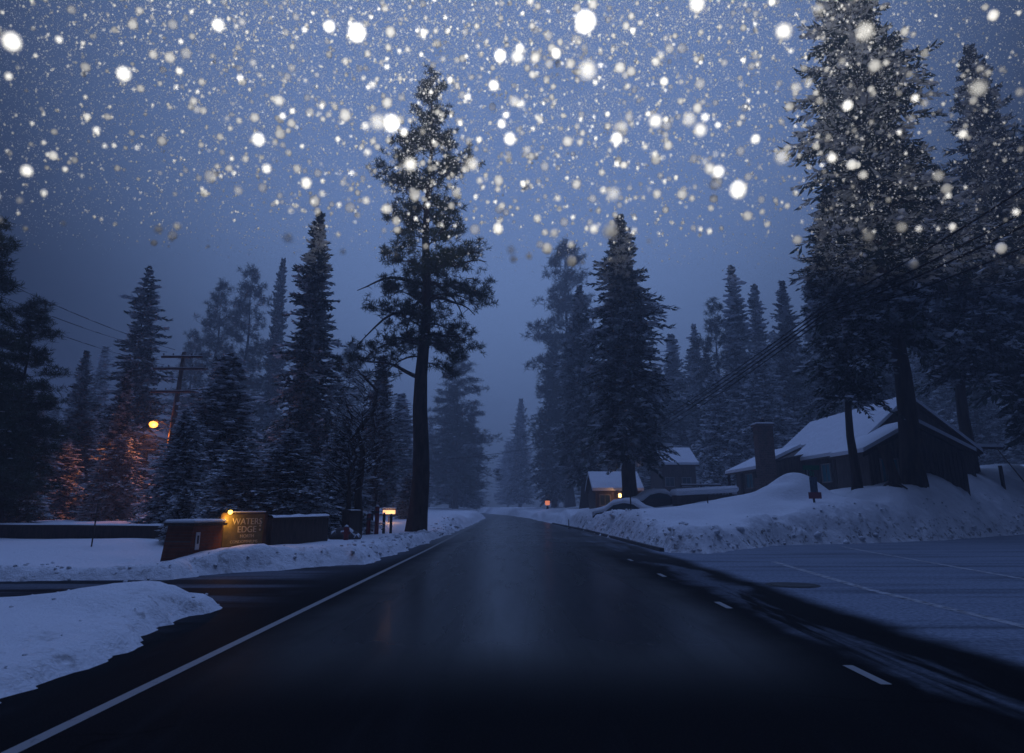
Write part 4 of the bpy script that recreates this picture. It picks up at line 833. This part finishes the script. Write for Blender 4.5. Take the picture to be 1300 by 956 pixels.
# buried cars
def buried_car(x, y, rz, label, deep):
    z = hgt(x, y); o = empty('buried_car', (x, y, z - deep), rz); tag(o, label, 'car', 'parked cars buried in snow')
    prof = [(-2.2, .35), (-2.2, .85), (-1.9, 1.0), (-1.3, 1.05), (-.75, 1.48), (.7, 1.5), (1.25, 1.05), (2.0, .92), (2.2, .7), (2.2, .35)]
    b = MB(); b.prism([(px, -.85, pz) for px, pz in prof], (0, 1.7, 0)); b.build('body', M['metal_dark'], o)
    b = MB(); b.prism([(-1.05, -.862, 1.1), (-.7, -.862, 1.42), (.6, -.862, 1.42), (1.0, -.862, 1.1)], (0, .012, 0)); b.build('side_window', M['glass'], o)
    b = MB(); b.prism([(1.24, -.7, 1.09), (.74, -.7, 1.49), (.74, .7, 1.49), (1.24, .7, 1.09)], (.03, 0, .02)); b.build('windscreen', M['glass'], o)
    for wx in (-1.4, 1.4):
        b = MB(); b.tube([(wx, -.87, .34), (wx, -.68, .34)], .33, 16); b.build('wheel', M['cable'], o)
    # snow blanket
    top = [(-2.3, .95), (-2.1, 1.15), (-1.4, 1.32), (-.8, 1.72), (0, 1.86), (.75, 1.8), (1.3, 1.42), (1.9, 1.2), (2.3, .9)]; V = []; n = 9
    for i in range(n):
        u = -1 + 2 * i / (n - 1)
        for px, pz in top: V.append((px * (1 - .05 * u * u), u * .98, pz - .28 * u ** 4 + .03 * math.sin(px * 3 + u * 4)))
    m_ = len(top); F = [(i * m_ + j, i * m_ + j + 1, (i + 1) * m_ + j + 1, (i + 1) * m_ + j) for i in range(n - 1) for j in range(m_ - 1)]
    b = MB(); b.add(V, F, 0, True); sn = b.build('snow_blanket', M['snow'], o); md = sn.modifiers.new('s', 'SOLIDIFY'); md.thickness = .12; md.offset = -1
    return o
q = at_y(795, 650, 49); buried_car(q.x, 49, R(-20), 'car buried under a rounded blanket of snow behind the tall marker stake', .95)
q = at_y(822, 642, 55); buried_car(q.x + .4, 54, R(10), 'snow-covered car farther back, its dark window showing beside the stake', .6)
w0 = at_y(862, 628, 52); w1 = at_y(925, 620, 52)
cv = empty('covered_boat', ((w0.x + w1.x) / 2, 52, w0.z - .5)); tag(cv, 'long low dark trailer under a thick slab of snow left of the cabin porch', 'trailer')
lw = (w1.x - w0.x) / 2 + .4; b = MB(); b.box((0, 0, .1), (lw * 2, 1.6, .8), bev=.1); b.build('trailer_body', M['wood_dark'], cv); b = MB(); b.box((0, 0, .78), (lw * 2.1, 1.9, .5), Matrix.Rotation(R(-3), 3, 'Y'), bev=.18); b.build('snow_cap', M['snow'], cv)
cv.name = 'trailer'
# rail fence further back
f0 = at_y(865, 616, 58); f1 = at_y(915, 612, 58); fo = empty('rail_fence', (f0.x, 58, hgt(f0.x, 58))); tag(fo, 'low rail fence with snow on its top rail behind the trailer', 'fence'); zf = f0.z - fo.location.z; Lf = f1.x - f0.x
for zz in (zf, zf - .45):
    b = MB(); b.box((Lf / 2, 0, zz), (Lf, .08, .1)); r_ = b.build('rail', M['wood_dark'], fo); b = MB(); b.box((Lf / 2, 0, zz + .085), (Lf, .1, .06), bev=.01); b.build('snow_cap', M['snow'], r_)
for k in range(3):
    b = MB(); b.box((Lf * k / 2, .09, zf / 2), (.12, .1, zf + .3)); b.build('post', M['wood_dark'], fo)
# manhole
mh = empty('manhole_cover', (5.6, 14.4, 0)); tag(mh, 'round dark manhole cover melted clear of the thin snow on the wide shoulder', 'manhole cover')
b = MB(); b.tube([(0, 0, -.02), (0, 0, .010)], .40, 32, smooth=False); b.build('lid', varied('cast_iron', (.012, .012, .014), (.03, .03, .03), 20, .6), mh)
b = MB(); n = 32; V = [(math.cos(6.2832 * i / n) * r, math.sin(6.2832 * i / n) * r, .007) for r in (.41, .52) for i in range(n)]; b.add(V, [(i, (i + 1) % n, n + (i + 1) % n, n + i) for i in range(n)]); b.build('rim', varied('damp_rim', (.03, .03, .032), (.06, .06, .06), 8), mh)
# ------------------------------------------------------------------ haze
hz = bpy.data.materials.new('haze'); hz.use_nodes = True; nn = hz.node_tree.nodes; nn.remove(nn['Principled BSDF'])
pv = nn.new('ShaderNodeVolumePrincipled'); pv.inputs['Density'].default_value = .0025; pv.inputs['Color'].default_value = (.88, .92, 1, 1); pv.inputs['Anisotropy'].default_value = 0.55
hz.node_tree.links.new(pv.outputs[0], nn['Material Output'].inputs['Volume'])
b = MB(); b.box((0, 150, 24), (640, 390, 52)); o = b.build('haze', hz); tag(o, 'thin snowy dusk haze filling the air', 'haze', kind='stuff')
# ------------------------------------------------------------------ falling snow
def flake_mat(name, alpha, k=.9):
    m = mat(name, (k, k * .985, k * .95), .9, 0); b_ = m.node_tree.nodes['Principled BSDF']; b_.inputs['Alpha'].default_value = alpha; return m
FM = [flake_mat('snowflake_dense', 1.0), flake_mat('snowflake_soft', .55, .66), flake_mat('snowflake_wispy', .33, .5)]
rng = np.random.RandomState(2024)
def flake_mesh(k, seed):
    r_ = np.random.RandomState(seed); V = ICO2_V * (1 + r_.uniform(-.07, .07, (len(ICO2_V), 1))) * np.array([1, 1, 1.0 + .16 * r_.rand()])
    return np_mesh('snowflake', V, tris=ICO2_F, mats=[FM[k]], smooth=True)
FL = [[flake_mesh(k, 10 * k + s) for s in range(3)] for k in range(3)]
def flake(px, py, dpx, dist, dens, label=None, var=0):
    """dpx: diameter in picture pixels"""
    r = Vector(ray(px, py)); p = Vector((0, 0, CAMZ)) + r * dist; rad = dpx * .5 * dist / FPX * .84
    o = link('snowflake', FL[dens][var % 3], None, p); o.scale = (rad,) * 3; o.rotation_euler = (0, .25 if px > 900 else (-.35 if px < 350 else 0), 0)
    if not label:
        kk = ['bright blurred snowflake', 'soft greyish snowflake', 'faint see-through snowflake'][dens]
        rg_ = ('above the black pine at the frame edge' if px < 130 else 'above the layered fir' if px < 270 else 'above the big dark fir' if px < 430 else 'around the crown of the lone pine' if px < 620 and py > 95
               else 'over the top of the lone pine' if px < 620 else 'over the open road' if px < 720 else 'above the big dense fir' if px < 860 else 'above the snowy spires' if px < 1000 else 'in front of the giant fir' if px < 1180 else 'in front of the pointed black fir')
        label = kk + (' high' if py < 170 else ' low') + ' in the lit air ' + rg_
    tag(o, label or 'middling blurred white snowflake drifting down through the lit air above the trees', 'snowflake', 'snowflakes falling in the flash light'); return o
BIG = [(743, 28, 31, .62, 0, 'largest bright round snowflake, high over the road beside the frame top'), (453, 42, 27, .66, 0, 'big bright oval snowflake high above the lone pine'),
       (15, 53, 26, .62, 0, 'big bright slanted snowflake in the top corner over the black pine'), (157, 94, 20, .75, 0, 'slanted bright snowflake high over the layered fir'),
       (497, 157, 25, .64, 0, 'brilliant snowflake touching the bare twig of the lone pine'), (328, 177, 18, .8, 0, 'round bright snowflake between the layered fir and the lone pine, high up'),
       (277, 32, 17, .8, 0, 'bright tilted snowflake near the frame top left of the big oval one'), (995, 40, 24, .66, 1, 'big bright snowflake just left of the giant fir top'),
       (937, 241, 24, .66, 0, 'lower of two brightest flakes left of the giant fir'), (912, 218, 17, .8, 0, 'upper and smaller of two brightest flakes left of the giant fir'),
       (746, 89, 28, .6, 2, 'large ghostly see-through snowflake below the largest bright one'), (832, 154, 20, .7, 1, 'soft grey snowflake high above the big dense fir'),
       (889, 165, 19, .7, 1, 'soft snowflake beside a fainter one, right of the dense fir top'), (875, 151, 20, .7, 2, 'faint snowflake overlapping a brighter soft one'),
       (783, 176, 16, .8, 0, 'crisp bright snowflake straight above the dense fir top'), (775, 294, 23, .66, 1, 'large soft snowflake covering the tip of the dense fir'),
       (754, 291, 13, .9, 0, 'small bright flake touching the tip of the dense fir at its left'), (779, 246, 20, .7, 2, 'ghostly round flake just above the dense fir tip'),
       (1242, 112, 24, .6, 2, 'ghostly large flake before the pointed snowy fir top'), (1098, 40, 26, .6, 2, 'ghostly large flake before the top of the giant fir'),
       (993, 199, 22, .65, 2, 'faint round flake left of the giant fir edge'), (885, 5, 23, .66, 1, 'soft flake cut by the frame top'), (521, 209, 20, .7, 1, 'soft yellowish flake on the upper crown of the lone pine'),
       (600, 208, 20, .7, 2, 'see-through flake at the right edge of the lone pine crown'), (635, 71, 17, .8, 0, 'bright flake over the road, left of a dimmer twin'), (657, 72, 18, .75, 1, 'dimmer twin flake over the road'),
       (34, 217, 16, .8, 0, 'bright drop-shaped flake low against the sky over the black pine'), (480, 155, 24, .62, 2, 'faint ghost flake left of the brilliant one at the lone pine')]
for i, (px, py, d, dist, k, lab) in enumerate(BIG): flake(px, py, d, dist, k, lab, i)
for i in range(272):
    px = rng.normal(640, 330) if i % 2 else rng.uniform(-10, 1310); px = min(max(px, -8), 1308); lim = 335 + max(0, px - 900) * .22
    py = -5 + (lim + 5) * rng.rand() ** .9
    while Vector(ray(px, py)).normalized().dot(FAIM) < CUT + .03: py -= 12
    dist = rng.uniform(.75, 1.9); dpx = min(16, max(5.5, rng.gamma(4.5, 1.9) + 1)); k = int(rng.choice([0, 1, 2], p=[.35, .35, .3]))
    flake(px, py, dpx, dist, k, None, i)
# all the rest of the snowfall: tiny flakes through the air ahead
n = 620000; u = rng.rand(n); rad = (1.2 ** 3 + u * (8.5 ** 3 - 1.2 ** 3)) ** (1 / 3)
vx = rng.uniform(-.82, .82, n); vy = rng.uniform(.02, .62, n)
dirs = np.stack([vx, math.cos(TILT) - vy * math.sin(TILT), math.sin(TILT) + vy * math.cos(TILT)], -1)
P = dirs * rad[:, None] + np.array([0, 0, CAMZ]); S = rng.gamma(1.6, .0010, n) + .0013
dn = dirs / np.linalg.norm(dirs, axis=1, keepdims=True); lit = dn @ np.array(FAIM) > CUT + .012 + rng.exponential(.05, n)
keep = lit & (rng.rand(n) < np.clip(.10 + 1.9 * (vy - .03) ** 1.2 * np.exp(-(vx / .55) ** 2), 0, 1) * np.clip(.55 + 1.6 * vnoise(P[:, 0] + P[:, 1] * .3, P[:, 2], 1.1, 91) + .3, .25, 1)); P, S = P[keep], S[keep]; n = len(P)
OV = np.array([[1, 0, 0], [-1, 0, 0], [0, 1, 0], [0, -1, 0], [0, 0, 1], [0, 0, -1.]]); OF = np.array([[0, 2, 4], [2, 1, 4], [1, 3, 4], [3, 0, 4], [2, 0, 5], [1, 2, 5], [3, 1, 5], [0, 3, 5]])
V, F = blobs(P, np.stack([S, S, S * 1.3], -1), rng, OV, OF, .15)
# softer, nearer clots among them
m = 1500; rad = rng.uniform(1.3, 3.2, m); vx = rng.normal(0, .38, m); vy = rng.uniform(.08, .55, m)
dirs = np.stack([vx, math.cos(TILT) - vy * math.sin(TILT), math.sin(TILT) + vy * math.cos(TILT)], -1)
P = dirs * rad[:, None] + np.array([0, 0, CAMZ]); dn = dirs / np.linalg.norm(dirs, axis=1, keepdims=True); P = P[dn @ np.array(FAIM) > CUT + .08]; m = len(P)
S = rng.gamma(4, .0013, m) + .002; V2, F2 = blobs(P, np.stack([S, S, S * 1.1], -1), rng, ICO_V, ICO_F, .12)
mi = np.r_[np.zeros(len(F), int), np.repeat(rng.randint(1, 3, m), len(ICO_F))]; F = np.concatenate([F, F2 + len(V)]); V = np.concatenate([V, V2])
tag(link('falling_snow', np_mesh('falling_snow', V, tris=F, mats=FM, mi_t=mi, smooth=True)), 'countless tiny snowflakes sparkling in the upper air', 'falling snow', kind='stuff')
